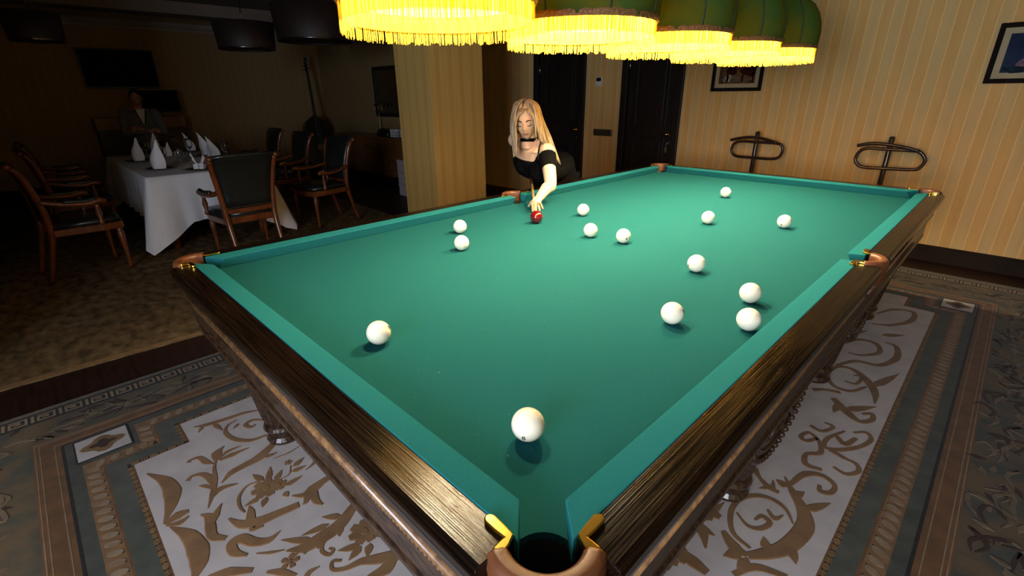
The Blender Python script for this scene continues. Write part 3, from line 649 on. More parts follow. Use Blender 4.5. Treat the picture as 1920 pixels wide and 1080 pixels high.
# pockets
def pocket(c, th):
    """c: hole centre, th: outward direction (deg). leather horseshoe, brass lugs, black lining, strap"""
    R_ = .072
    pts = [math.radians(th-72+144*i/22) for i in range(23)]
    sec = [(-.016, .880), (-.010, .889), (.008, .891), (.017, .884), (.020, .865), (.014, .80), (-.004, .785), (-.016, .80)]
    m = MB(); m.rings([[V((c[0]+(R_+u)*math.cos(a), c[1]+(R_+u)*math.sin(a), z)) for u, z in sec] for a in pts])
    o = m.build('pocket_leather', leather_br, bt, smooth=True, bevel=.003)
    m = MB(); m.lathe([(RC+.001, .8285), (RC-.001, .80), (RC-.004, .74), (RC-.012, .70)], 24, (c[0], c[1], 0), cap=False)
    m.lathe([(RC-.012, .70), (.001, .70)], 24, (c[0], c[1], 0), cap=False)
    m.build('pocket_lining', black_hole, o)
    d = V((math.cos(math.radians(th)), math.sin(math.radians(th)), 0)); cc = V((c[0], c[1], 0))
    MB().box(cc+d*.036+V((0, 0, .775)), (.03, .006, .10), Matrix.Rotation(math.radians(th+80), 3, 'Z')).build('strap', leather_br, o, bevel=.002)
    for s in (-1, 1):
        a = math.radians(th+s*70); e = cc+V((R_*math.cos(a), R_*math.sin(a), 0))
        if abs(th) % 90 > 1:   # corner
            # the rail this lug sits on runs along x or y
            ax = V((1, 0, 0)) if abs(e.y-cc.y) > abs(e.x-cc.x) else V((0, 1, 0))
            inw = -V((math.copysign(1, cc.x), 0, 0)) if ax.x else -V((0, math.copysign(1, cc.y), 0))
            perp = V((0, -math.copysign(1, cc.y), 0)) if ax.x else V((-math.copysign(1, cc.x), 0, 0))
        else:
            inw = V((0, s*(1 if th == 0 else -1), 0)); perp = V((-math.copysign(1, cc.x), 0, 0))
        b = e + perp*.026 + inw*.006; t = b + inw*.042 + perp*.002
        P = [e-perp*.004, e+perp*.014+inw*.002, b, b.lerp(t, .5), t]; wds = [.017, .016, .016, .018, .019]
        m = MB(); poly_l, poly_r = [], []
        for i, p in enumerate(P):
            tt = (P[min(i+1, 4)]-P[max(i-1, 0)]).normalized(); n = V((-tt.y, tt.x, 0)); poly_l.append(p+n*wds[i]/2); poly_r.append(p-n*wds[i]/2)
        tt = (P[4]-P[3]).normalized(); n = V((-tt.y, tt.x, 0)); cap = [P[4]+n*.0095*math.cos(x)+tt*.0095*math.sin(x) for x in (PI/5, 2*PI/5, PI/2, 3*PI/5, 4*PI/5)]
        m.prism([(p.x, p.y) for p in poly_l+cap+poly_r[::-1]], .8795, .8885)
        m.build('brass_lug', brass, o, bevel=.0025)
    return o
for sx in (-1, 1):
    for sy in (-1, 1): pocket((sx*(HX+CO), sy*(HY+CO)), math.degrees(math.atan2(sy, sx)))
    pocket((sx*(HX+MO), 0), 0 if sx > 0 else 180)

# balls
WHITE = [((1093.5, 393.5), (.8, .06), 'ivory ball behind the red ball to its right, near the middle pocket'),
         ((1107.4, 431.7), (-.46, -.41), 'ivory ball left of the close pair near the middle of the cloth'),
         ((1169, 442.5), (.41, .39), 'ivory ball with black number facing out, right of the close pair in mid cloth'),
         ((1360.9, 360.7), (.78, -.5), 'farthest ivory ball, alone towards the far rail'),
         ((1327.9, 407.9), None, 'ivory ball just in front of the farthest ball'),
         ((1470.9, 415.2), (-.38, .5), 'ivory ball standing alone at the far right of the cloth'),
         ((1305.8, 494), (-.86, .25), 'ivory ball right of centre with its number at the left edge'),
         ((1407, 549.3), None, 'upper of the two ivory balls near the right rail'),
         ((1260.7, 587.2), (.93, -.2), 'ivory ball left of the two balls by the right rail'),
         ((1404, 598.9), None, 'ivory ball almost touching the right rail, lower of two'),
         ((862.5, 424.7), None, 'farther of the two ivory balls by the left rail'),
         ((865.5, 455.3), None, 'nearer of the two ivory balls by the left rail'),
         ((710, 623.8), (.8, -.45), 'ivory ball alone on the left near the short rail'),
         ((990, 796), (-.26, .77), 'nearest ivory ball in front of the near corner pocket')]
BR = .034
bm_mesh = None
def ball_mesh(m, name):
    b = MB(); b.ball((0, 0, 0), BR, 40, 24); o = b.build(name, m, None, smooth=True); me = o.data; bpy.data.objects.remove(o); return me
me_w, me_r = ball_mesh(ivory, 'ball'), ball_mesh(redball, 'ball_red')
def add_ball(px, mark, label, me, grp):
    p = U(px[0], px[1], BED+BR); p.x = max(-HX+BR+.002, min(HX-BR-.002, p.x)); p.z = BED+BR+.0003
    o = bpy.data.objects.new('billiard_ball', me); C.objects.link(o); o.location = p; tag(o, label, 'ball', grp)
    if mark:
        vd = (CAM-p).normalized(); r_ = RT - vd*RT.dot(vd); r_.normalize(); u_ = r_.cross(vd)*-1; u_ = vd.cross(r_)
        a, b = mark; k = math.sqrt(max(0, 1-a*a-b*b)); n = (r_*a - u_*b + vd*k).normalized()
        M = n.to_track_quat('Z', 'Y').to_matrix(); m = MB()
        for (cx, cy, rx, ry) in ((0, .0022, .0024, .0022), (0, -.0024, .0030, .0026)):
            pts = [M @ V((cx+rx*math.cos(t), cy+ry*math.sin(t), 0)) for t in [i*PI/6 for i in range(13)]]
            m.tube([(n*BR*.0+q_+n*math.sqrt(max(1e-9, BR**2-q_.length_squared))) for q_ in pts], .0010, 5)
        m.build('number_mark', ink, o)
    return o
for px, mk, lb in WHITE: add_ball(px, mk, lb, me_w, 'ivory balls on the cloth')
red = add_ball((1006, 406.9), None, 'glossy dark red ball in front of the bridge hand', me_r, None)

# ================================================================== BILLIARD LAMPS
def panel_mat(name, c1, c2, f): return translucent(name, c1, c2, f, scale=6)
pan = panel_mat('green shade silk', (.062, .075, .010), (.030, .072, .018), .10)
braid_m = mat('bronze braid', (.20, .10, .03), (.10, .045, .014), scale=120, rough=.6, bump=.4)
fringe_m = translucent('yellow silk fringe', (.95, .58, .055), (.97, .64, .085), .62, scale=60, stretch=(1, 1, .1))
seam_m = mat('dark green piping', (.01, .022, .012), (.014, .03, .016), rough=.7)
liner_m = translucent('gold shade lining', (.62, .45, .17), (.58, .41, .15), .12)
FZ0, FZ1, LR = 1.641, 1.722, .274
LAMP_Y = (-1.229, -.566, .090, .722, 1.33)
PROF = [(.274, 1.722), (.279, 1.765), (.280, 1.81), (.272, 1.86), (.254, 1.91), (.224, 1.955), (.180, 1.99), (.13, 2.01)]
def make_lamp():
    r = empty('billiard_lamp')
    for k in range(8):
        m = MB(); rows = []
        for rr, z in PROF:
            row = []
            for i in range(7):
                a = 2*PI*(k+i/6)/8; bul = 1+.030*math.sin(PI*i/6); row.append(V((rr*bul*math.cos(a), rr*bul*math.sin(a), z)))
            rows.append(row)
        m.rings(rows, closed=False, cap=False); m.build('shade_panel', pan, r, smooth=True)
        a = 2*PI*k/8; m = MB(); m.tube([(rr*1.005*math.cos(a), rr*1.005*math.sin(a), z) for rr, z in PROF], .0035, 5); m.build('shade_rib', seam_m, r, smooth=True)
    m = MB(); m.lathe([(rr*.965, z) for rr, z in PROF], 48, cap=False); m.build('shade_lining', liner_m, r, smooth=True)
    # small upper tier, braid, hanging rod
    m = MB(); m.lathe([(.135, 2.005), (.150, 2.03), (.145, 2.08), (.12, 2.13), (.06, 2.16), (.02, 2.17)], 24, cap=False); m.build('shade_crown', pan, r, smooth=True)
    m = MB(); m.lathe([(.142, 2.000), (.148, 2.006), (.142, 2.014)], 24, cap=False); m.build('crown_braid', braid_m, r, smooth=True)
    m = MB(); n = 64
    m.rings([[V(((LR+.003+(.004 if i % 2 else 0)+du)*math.cos(2*PI*i/n), (LR+.003+(.004 if i % 2 else 0)+du)*math.sin(2*PI*i/n), z)) for i in range(n)] for z, du in ((1.715, 0), (1.720, .004), (1.732, .005), (1.738, .001))], cap=False)
    m.build('braid_trim', braid_m, r, smooth=True)
    m = MB(); m.tube([(0, 0, 2.16), (0, 0, H)], .008, 8); m.lathe([(.05, H-.025), (.055, H-.005), (.055, H)], 16); m.build('hanging_rod', brass, r, smooth=True)
    m = MB(); m.lathe([(.02, 1.86), (.02, 1.93), (.008, 1.95), (.008, 2.16)], 12); m.build('lamp_socket', brass, r, smooth=True)
    # silk fringe: a dense upper skirt of cords that hang apart towards the bottom
    m = MB(); n = 420
    for i in range(n):
        a = 2*PI*(i+random.uniform(-.25, .25))/n; rr = LR+random.uniform(-.004, .004); w_ = .0034; zb = FZ0+random.uniform(-.004, .007)
        d = V((-math.sin(a), math.cos(a), 0)); o_ = V((math.cos(a), math.sin(a), 0)); sw = random.uniform(-.003, .003)
        vs = []
        for z, k in ((FZ1, 0), ((FZ1+zb)/2, .4), (zb, 1)):
            c = o_*(rr+.002*k)+V((0, 0, z))+d*sw*k; vs.append((m.bm.verts.new(c-d*w_/2), m.bm.verts.new(c+d*w_/2)))
        for (p, q_), (p2, q2) in zip(vs, vs[1:]): m.face((p, q_, q2, p2))
    nn = 96
    m.rings([[V((rr*math.cos(2*PI*i/nn), rr*math.sin(2*PI*i/nn), z)) for i in range(nn)] for rr, z in ((LR-.006, FZ1), (LR-.006, FZ0+.034))], cap=False)
    tag(m.build('fringe', fringe_m, r), kind='stuff')
    return r
def bulb(lamp):
    l = bpy.data.lights.new('bulb', 'POINT'); l.energy = BULB_W; l.color = (1, .86, .60); l.shadow_soft_size = .032
    o = bpy.data.objects.new('bulb', l); C.objects.link(o); o.parent = lamp; o.location = (0, 0, 1.835)
lamp0 = make_lamp()
LLAB = ['nearest fringed billiard lamp, only its glowing yellow fringe in view', 'second fringed billiard lamp from the viewer with green silk shade', 'middle fringed billiard lamp of the row of five', 'fourth green fringed billiard lamp, next to the far end of the row', 'farthest green fringed billiard lamp at the right end of the row']
for i, y in enumerate(LAMP_Y):
    o = lamp0 if i == 0 else copy_tree(lamp0)
    o.location = (-.02, y, 0); o.rotation_euler.z = .22; tag(o, LLAB[i], 'lamp', 'fringed lamps above the billiard table'); bulb(o)

# ================================================================== WALL STANDS
bent = mat('dark bentwood', (.022, .010, .007), (.035, .015, .009), scale=12, rough=.3, coat=.3)
def bent_stand(y, ring, bar, post_top, label):
    pt = PY(*post_top, y); r = empty('bentwood_stand', (pt.x, y, 0)); tag(r, label, 'stand', 'bentwood stands by the striped wall'); o_ = V((pt.x, y, 0))
    m = MB(); m.tube([(0, 0, .03), (0, 0, pt.z-.01), (0, 0, pt.z)], [.022, .022, .016], 12); m.build('post', bent, r, smooth=True)
    P = [PY(*p, y-.024)-o_ for p in ring]; P = spline(P+[P[0]], 6)
    m = MB(); m.tube(P, .0145, 8, cap=False); m.build('oval_hoop', bent, r, smooth=True)
    P = spline([PY(*p, y-.05)-o_ for p in bar], 6); m = MB(); m.tube(P, .0145, 8); m.build('curved_arm', bent, r, smooth=True)
    for k in range(3):
        a = PI/2+2*PI*k/3; c, s = math.cos(a), math.sin(a); m = MB()
        m.tube(spline([(0, 0, .16), (.07*c, .07*s, .10), (.14*c, .14*s, .02), (.17*c, .17*s, .013)], 4), .012, 8); m.build('foot', bent, r, smooth=True)
bent_stand(3.31, [(1371, 281), (1376, 270), (1389, 264.8), (1420, 266.5), (1457, 269), (1466, 274), (1467.5, 282), (1461, 294), (1447, 298), (1415, 296), (1383, 293), (1374, 288)],
           [(1370, 262.5), (1391, 258.5), (1411.5, 257.5), (1432, 260.5), (1457, 268)], (1421.5, 246.5), 'bentwood stand with oval hoop under the hunting picture')
bent_stand(3.31, [(1603.5, 298), (1610, 286), (1625, 278), (1662, 280), (1715, 283), (1729, 289), (1734.5, 301), (1726, 313), (1712, 318), (1660, 316), (1618, 313), (1606, 306)],
           [(1607.5, 273), (1635, 269), (1668, 271.5), (1698, 277), (1724, 284)], (1674, 256), 'bentwood stand with oval hoop nearer the far right corner of the table')

# ================================================================== DINING END
# chairs
def make_chair():
    r = empty('dining_armchair')
    m = MB(); m.prism([(-.26, .25), (-.28, .10), (-.235, -.23), (.235, -.23), (.28, .10), (.26, .25), (.12, .275), (-.12, .275)], .385, .445); m.build('seat_frame', cherry, r, bevel=.008)
    m = MB(); poly = [(-.245, .235), (-.262, .10), (-.22, -.215), (.22, -.215), (.262, .10), (.245, .235), (.12, .258), (-.12, .258)]
    m.rings([[V((x*k, y*k, z)) for x, y in poly] for z, k in ((.445, 1.0), (.475, 1.01), (.497, .95), (.506, .75))]); m.build('seat', hide, r, smooth=True)
    for s in (-1, 1):
        m = MB(); P = spline([(s*.205, -.345, .009), (s*.205, -.285, .22), (s*.208, -.235, .44), (s*.225, -.245, .66), (s*.255, -.29, .88), (s*.268, -.335, .975)], 5)
        m.tube(P, lerps([.017, .021, .026, .024, .024, .024], len(P)), 8); m.ball((s*.27, -.355, .985), (.026, .026, .026), 10, 6); m.build('back_post', cherry, r, smooth=True)
        m = MB(); m.lathe([(.014, .009), (.018, .04), (.013, .10), (.022, .25), (.027, .34), (.02, .36), (.028, .385)], 12, (s*.235, .215, 0)); m.build('front_leg', cherry, r, smooth=True)
        m = MB(); m.lathe([(.018, .445), (.022, .47), (.014, .49), (.024, .545), (.014, .60), (.02, .625)], 12, (s*.282, .10, 0)); m.build('arm_support', cherry, r, smooth=True)
        m = MB(); P = spline([(s*.23, -.255, .69), (s*.265, -.12, .655), (s*.29, .04, .64), (s*.298, .13, .655), (s*.298, .165, .635)], 5); m.tube(P, lerps([.022, .022, .025, .028, .018], len(P)), 8); a = m.build('arm', cherry, r, smooth=True)
        m = MB(); m.tube(spline([(s*.267, -.11, .672), (s*.29, .03, .662), (s*.297, .11, .672)], 5), .022, 8); m.build('arm_pad', hide, a, smooth=True)
    m = MB(); rows_f, rows_b = [], []
    for z, w_, y in ((.525, .20, -.232), (.60, .205, -.232), (.70, .212, -.245), (.80, .222, -.265), (.90, .236, -.295), (.965, .246, -.325), (.995, .245, -.345)):
        rows_f.append([V((w_*(2*i/8-1), y+.012+.022*math.sin(PI*i/8), z)) for i in range(9)]+[V((w_*(1-2*i/8), y-.014-.012*math.sin(PI*i/8), z)) for i in range(9)])
    m.rings(rows_f); m.build('back_pad', hide, r, smooth=True)
    m = MB(); m.tube([(-.27, -.35, .992), (-.13, -.358, 1.0), (.13, -.358, 1.0), (.27, -.35, .992)], .019, 10); m.build('top_rail', hide, r, smooth=True)
    m = MB(); m.box((0, -.235, .505), (.40, .03, .045)); m.build('lower_rail', cherry, r, bevel=.006)
    m = MB()
    for i in range(24): m.ball((-.195+.39*i/23, -.262, .538), .0042, 5, 4)
    for i in range(24): m.ball((-.23+.46*i/23, -.224, .452), .0042, 5, 4)
    tag(m.build('nail_row', nail_m, r), kind='stuff')
    return r
ch = make_chair(); chairs = [((-3.86, -.81), PI/2, 'dark leather armchair with its back to the billiard table, at the near table end'),
    ((-4.60, .30), PI+.10, 'leather armchair on the right of the dining table, closest to the pillar'),
    ((-5.78, .33), PI+.05, 'middle leather armchair on the right side of the dining table'),
    ((-6.98, .40), PI, 'farthest leather armchair on the right side of the dining table'),
    ((-4.50, -1.98), .12, 'leather armchair pulled back on the near left of the dining table'),
    ((-5.75, -1.86), .05, 'middle leather armchair on the left side of the dining table'),
    ((-6.90, -1.84), 0, 'farthest leather armchair on the left side of the dining table')]
for i, ((x, y), rz, lb) in enumerate(chairs):
    o = ch if i == 0 else copy_tree(ch)
    o.location = (x, y, .008); o.rotation_euler.z = rz; tag(o, lb, 'chair', 'leather dining armchairs')

# dining table and cloth
TX0, TX1, TY0, TY1, TZ = -7.15, -4.56, -1.40, -.30, .765
dt = empty('dining_table', ((TX0+TX1)/2, (TY0+TY1)/2, 0)); tag(dt, 'long dining table hidden under a white cloth', 'table')
w_, d_ = TX1-TX0, TY1-TY0
MB().box((0, 0, TZ-.02), (w_, d_, .035)).build('tabletop', cherry, dt, bevel=.006)
for sx in (-1, 1):
    for sy in (-1, 1):
        m = MB(); m.lathe([(.03, .009), (.035, .1), (.03, .2), (.045, .5), (.04, TZ-.04)], 12, (sx*(w_/2-.12), sy*(d_/2-.12), 0)); m.build('leg', cherry, dt, smooth=True)
def tablecloth():
    m = MB(); per = []; hx, hy = w_/2+.006, d_/2+.006; n1, n2 = 44, 26
    seq = [(-hx+2*hx*i/n1, -hy) for i in range(n1)]+[(hx, -hy+2*hy*i/n2) for i in range(n2)]+[(hx-2*hx*i/n1, hy) for i in range(n1)]+[(-hx, hy-2*hy*i/n2) for i in range(n2)]
    rings = []; c = V(dt.location); N = len(seq)
    rings.append([c+V((x*.3, y*.3, TZ+.003)) for x, y in seq]); rings.append([c+V((x*.97, y*.97, TZ+.003)) for x, y in seq]); rings.append([c+V((x, y, TZ)) for x, y in seq])
    for k in range(1, 11):
        t = k/10; ring = []
        for i, (x, y) in enumerate(seq):
            dc = math.hypot(hx-abs(x), hy-abs(y)); cor = max(0, 1-dc/.30); hem = .29-.25*cor**1.0
            z = TZ-(TZ-hem)*t; f = (.016+.030*math.sin(i*1.25+.6*math.sin(i*.37)))*t
            ox = math.copysign(1, x)*(1 if abs(abs(x)-hx) < 1e-6 else cor*.9); oy = math.copysign(1, y)*(1 if abs(abs(y)-hy) < 1e-6 else cor*.9)
            fl = f+.20*cor*t*(1-.35*abs(math.sin(i*1.9))*cor); ring.append(c+V((x+ox*fl, y+oy*fl, z)))
        rings.append(ring)
    m.rings(rings, cap=False); m.face([v for v in m.bm.verts][:N]); return m.build('tablecloth', linen, smooth=True)
tag(tablecloth(), 'white linen tablecloth with hanging corner points on the dining table', 'tablecloth')
ZT = TZ+.004
# place settings
def on_table(px, py, z=ZT):
    p = U(px, py, z); p.x = max(TX0+.16, min(TX1-.14, p.x)); p.y = max(TY0+.15, min(TY1-.15, p.y)); p.z = z; return p
pl = MB(); pl.lathe([(.06, 0), (.085, .004), (.135, .016), (.14, .019), (.13, .018), (.08, .008), (.001, .007)], 32, cap=False); pl0 = pl.build('plate', china, None, smooth=True)
PL = [((300, 318), 'shade-darkened plate under the tallest napkin at the near left table corner'), ((262, 303), 'shade-darkened plate at the left edge of the dining table'), ((376, 319), 'shade-darkened plate under the bow-folded napkin beside the near chair'), ((366, 282), 'shade-darkened plate in the middle of the right table side'), ((408, 290), 'shade-darkened plate behind the near armchair on the right'), ((285, 285), 'shade-darkened plate at the far left of the dining table')]
plate_at = [on_table(*px) for px, lb in PL]
def relax(pts, rads, fixed=(), it=60):
    for _ in range(it):
        for i in range(len(pts)):
            for q_, rq in [(pts[k], rads[k]) for k in range(len(pts)) if k != i]+list(fixed):
                d = pts[i]-q_; d.z = 0; mn = rads[i]+rq
                if d.length < mn: pts[i] += (d.normalized() if d.length > 1e-6 else V((1, 0, 0)))*(mn-d.length)*(.5 if (q_, rq) not in fixed else 1)
relax(plate_at, [.15]*len(plate_at))
for i, (px, lb) in enumerate(PL):
    o = pl0 if i == 0 else pl0.copy()
    if i: C.objects.link(o)
    o.location = plate_at[i]; tag(o, lb, 'plate', 'shade-darkened plates on the dining table')
napkin_at = []
def napkin(p, h, w_, rz, lean, label, bow=False):
    m = MB(); rows = []
    if bow:
        for s in (-1, 1):
            rows = [[V((s*(.01+.055*t), .016*math.sin(u*PI*2), .03+h*.75*t*(.6+.4*u/1)+.02*(u-.5))) for u in (0, .33, .66, 1)] for t in (0, .5, 1)]
            m.rings(rows, closed=False, cap=False)
            m.rings([[V((s*.004, -.02, .002)), V((s*.05, -.03, .002)), V((s*.055, -.012, .05)), V((s*.006, -.008, .06))], [V((s*.004, .02, .002)), V((s*.05, .022, .002)), V((s*.052, .018, .05)), V((s*.006, .012, .06))]])
    else:
        # sail fold: front and back sheets meeting at a point above one side
        tip = w_*.5*(lean/.05 if lean else .5); n = 7
        for t in (0, .15, .3, .45, .6, .75, .88, 1):
            bg_ = .80+.28*math.sin(PI*min(1, t*1.35)); xl = -w_/2*bg_+(tip+w_/2*bg_)*t**(1.9 if tip > 0 else 1.2)*.97; xr = w_/2*bg_+(tip-w_/2*bg_)*t**(1.2 if tip > 0 else 1.9)*.97
            bul = w_*.30*(1-.75*t); fr = [V((xl+(xr-xl)*i/n, -bul*math.sin(PI*i/n), h*t)) for i in range(n+1)]; bk = [V((xr+(xl-xr)*i/n, bul*.45*math.sin(PI*i/n), h*t)) for i in range(1, n)]
            rows.append(fr+bk)
        m.rings(rows, cap=False)
    o = m.build('napkin', linen, None, smooth=False); o.location = p; o.rotation_euler.z = rz
    so = o.modifiers.new('solid', 'SOLIDIFY'); so.thickness = .003
    return tag(o, label, 'napkin', 'folded napkins on the dining table')
zp = .010
for px, h, w_n, rz, lean, lb, bow, onp in [
    ((293, 315), .29, .17, .78, .025, 'tallest sail-folded napkin on the plate at the near left corner', 0, 0), ((265, 300), .26, .16, .78, .02, 'sail-folded napkin at the left edge of the table', 0, 1),
    ((285, 283), .26, .16, .78, .01, 'grey-lit folded napkin behind the two left napkins', 0, 5), ((317, 292), .17, .10, .78, .02, 'small shaded napkin behind the tallest one', 0, None),
    ((366, 278), .24, .15, .78, -.05, 'leaning pink-lit napkin in the middle of the table', 0, 3), ((410, 288), .28, .15, .78, -.05, 'tall pointed napkin behind the near armchair', 0, 4),
    ((398, 293), .19, .15, .78, -.03, 'rounded napkin right beside the top of the near armchair', 0, None), ((374, 316), .17, .12, .78, 0, 'bow-folded napkin left of the near armchair', 1, 2),
    ((450, 292), .26, .15, .78, -.05, 'pointed napkin showing above the back of the near armchair', 0, None)]:
    p = on_table(*px)
    if onp is not None: p = V(plate_at[onp]); p.z += .013
    else:
        pp_ = [p]; relax(pp_, [w_n*.62], [(q_, .15) for q_ in plate_at]); p = pp_[0]; napkin_at.append((p, .08))
    napkin(p, h, w_n, rz, lean, lb, bow)
g = MB(); g.lathe([(.036, 0), (.034, .003), (.006, .006), (.0045, .02), (.0045, .085), (.012, .095), (.034, .12), (.041, .15), (.038, .19), (.032, .22), (.0308, .22), (.0366, .19), (.0395, .15), (.033, .122), (.008, .099), (.001, .098)], 20, cap=False)
g0 = g.build('wine_glass', glass, None, smooth=True)
for i, (px, lb) in enumerate([((279, 298), 'wine glass between the two left napkins'), ((311, 312), 'wine glass right of the tallest napkin'), ((328, 285), 'wine glass at the far middle of the table'), ((371, 292), 'wine glass in front of the leaning pink napkin'), ((352, 319), 'wine glass left of the bow-folded napkin'), ((440, 301), 'wine glass right of the tall pointed napkin')]):
    o = g0 if i == 0 else g0.copy()
    if i: C.objects.link(o)
    gp = [on_table(*px, ZT+.0005)]; relax(gp, [.045], [(q_, .145) for q_ in plate_at]+napkin_at); o.location = gp[0]; tag(o, lb, 'glass', 'wine glasses on the dining table')

# television, cabinet, monitor on the far wall
a, b = PX(137, 89, X0), PX(301, 166, X0)
tv = empty('television', (X0+.004, (a.y+b.y)/2, (a.z+b.z)/2)); tag(tv, 'large switched-off flat television on the far wall', 'television')
MB().box((.04, 0, 0), (.045, b.y-a.y, a.z-b.z)).build('case', blackp, tv, bevel=.006); MB().box((.0635, 0, .005), (.003, b.y-a.y-.04, a.z-b.z-.05)).build('screen', screen, tv); MB().box((.01, 0, 0), (.02, .3, .2)).build('wall_bracket', blackp, tv)
cx_ = X0+.55; tl, tr = PX(176, 223, cx_), PX(346, 223, cx_); bz = PX(260, 242, cx_).z
cb = empty('cabinet', (X0+.29, (tl.y+tr.y)/2, 0)); tag(cb, 'black cabinet with honey wood top band below the television', 'cabinet'); W_ = tr.y-tl.y
MB().box((0, 0, bz/2), (.50, W_-.02, bz)).build('body', blackp, cb, bevel=.004); MB().box((0, 0, (bz+tl.z)/2), (.53, W_, tl.z-bz)).build('top_band', honey, cb, bevel=.005)
for k in (-1, 1):
    o = MB().box((.256, k*W_/4, bz/2), (.014, W_/2-.05, bz-.1)).build('door', blackp, cb, bevel=.003); MB().box((.268, k*.04, bz*.7), (.012, .012, .1)).build('handle', steel, o)
mm = PX(303, 199, X0+.40); mon = empty('monitor', (X0+.36, mm.y, tl.z)); tag(mon, 'dark flat monitor standing on the cabinet behind the person', 'monitor')
MB().box((0, 0, .008), (.2, .26, .016)).build('stand_base', blackp, mon, bevel=.003); MB().box((-.03, 0, .1), (.03, .05, .18)).build('stand_neck', blackp, mon)
M_ = Matrix.Rotation(-.12, 3, 'Y'); MB().box((0, 0, .245), (.03, .58, .36), M_).build('case', blackp, mon, bevel=.004); MB().box((.0165, 0, .245), (.003, .55, .33), M_).build('screen', screen, mon)

# double bass in the corner
bc = PX(592, 235, -8.75); top = PX(569, 113, -9.15); bass = empty('double_bass', (bc.x, bc.y, 0)); tag(bass, 'dark double bass leaning in the dim corner', 'double bass')
varn = mat('near black varnish', (.008, .005, .004), (.014, .008, .006), rough=.25, coat=.4)
base = V((0, 0, .10)); tp = top-V((bc.x, bc.y, 0)); ax_ = (tp-base).normalized(); side = V((.1, 1, 0)); side = (side-ax_*side.dot(ax_)).normalized(); nn_ = side.cross(ax_)
if nn_.x < 0: nn_ = -nn_
out = [(0, 0), (.17, .02), (.28, .12), (.29, .26), (.20, .42), (.175, .52), (.20, .62), (.24, .74), (.20, .88), (.08, .98), (.03, 1.02), (0, 1.03)]
full = out+[(-x, y) for x, y in out[::-1]][1:-1]
m = MB(); m.rings([[base+side*x*k+ax_*(y*(.98+.02*k)+.01)+nn_*d for x, y in full] for d, k in ((-.10, .96), (-.085, 1), (.085, 1), (.10, .96))]); m.build('body', varn, bass, bevel=.004)
Lb = (tp-base).length
m = MB(); m.tube([base+ax_*.98+nn_*.11, base+ax_*(Lb-.25)+nn_*.09], [.03, .022], 8); m.build('neck', varn, bass, smooth=True)
m = MB(); m.tube([base+ax_*.62+nn_*.135, base+ax_*(Lb-.22)+nn_*.112], [.03, .02], 6, flat=.4); m.build('fingerboard', blackp, bass)
m = MB(); m.tube(spline([base+ax_*(Lb-.25)+nn_*.09, base+ax_*(Lb-.08)+nn_*.07, base+ax_*Lb+nn_*.10, base+ax_*(Lb-.03)+nn_*.13], 5), .026, 8)
m.build('scroll', varn, bass, smooth=True)
for k in range(4):
    m = MB(); s = 1 if k % 2 else -1; p = base+ax_*(Lb-.2+.035*k)+nn_*.085; m.tube([p, p+side*s*.09], .007, 6); m.build('tuning_peg', blackp, bass)
m = MB(); m.tube([V((0, 0, .0)), base+ax_*.05], [.006, .012], 8); m.build('endpin', steel, bass)
m = MB()
for k in (-1.5, -.5, .5, 1.5): m.tube([base+ax_*.12+side*k*.02+nn_*.12, base+ax_*.40+side*k*.024+nn_*.19, base+ax_*(Lb-.22)+side*k*.009+nn_*.13], .0018, 4)
m.build('strings', steel, bass)
m = MB(); m.box(base+ax_*.40+nn_*.14, (.012, .12, .09)); m.build('bridge', honey, bass)

# sideboard along the alcove wall
SY = 2.40; sxl = PY(630, 250, SY).x; sxr = -5.46; sz = PY(720, 258, SY).z
sb = empty('sideboard', ((sxl+sxr)/2, (SY+YM)/2, 0)); tag(sb, 'long honey wood sideboard half hidden by the pillar', 'sideboard'); W_ = sxr-sxl; dpt = YM-SY-.03
MB().box((0, 0, .06), (W_-.06, dpt-.08, .12)).build('plinth', blackp, sb); MB().box((0, .012, (.12+sz-.03)/2), (W_, dpt-.03, sz-.15)).build('body', honey, sb); MB().box((0, 0, sz-.015), (W_+.03, dpt, .03)).build('top', honey, sb, bevel=.004)
nd = 6
for k in range(nd):
    xk = -W_/2+W_*(k+.5)/nd; o = MB().box((xk, -dpt/2+.012, (.13+sz-.05)/2), (W_/nd-.008, .02, sz-.19)).build('door', honey, sb, bevel=.003)
    hx_ = xk+(W_/nd/2-.04)*(1 if k % 2 == 0 else -1); m = MB(); m.ball((hx_, -dpt/2-.012, sz-.16), .012, 10, 6); m.build('knob', steel, o, smooth=True)
# mirror above it
a, b = PY(699, 126, YM), PY(710, 218, YM); mx1 = a.x+.95
mi = empty('mirror', ((a.x+mx1)/2, YM, (a.z+b.z)/2)); tag(mi, 'dark framed mirror over the sideboard, cut by the pillar', 'mirror'); ww, hh = mx1-a.x, a.z-b.z
m = MB()
for s in (-1, 1): m.box((s*(ww/2-.03), -.018, 0), (.06, .036, hh)); m.box((0, -.018, s*(hh/2-.03)), (ww-.12, .036, .06))
m.build('frame', door_m, mi, bevel=.006); MB().box((0, -.008, 0), (ww-.12, .008, hh-.12)).build('glass', mat('dim mirror glass', (.25, .25, .25), (.22, .22, .22), rough=.08, metal=1), mi)
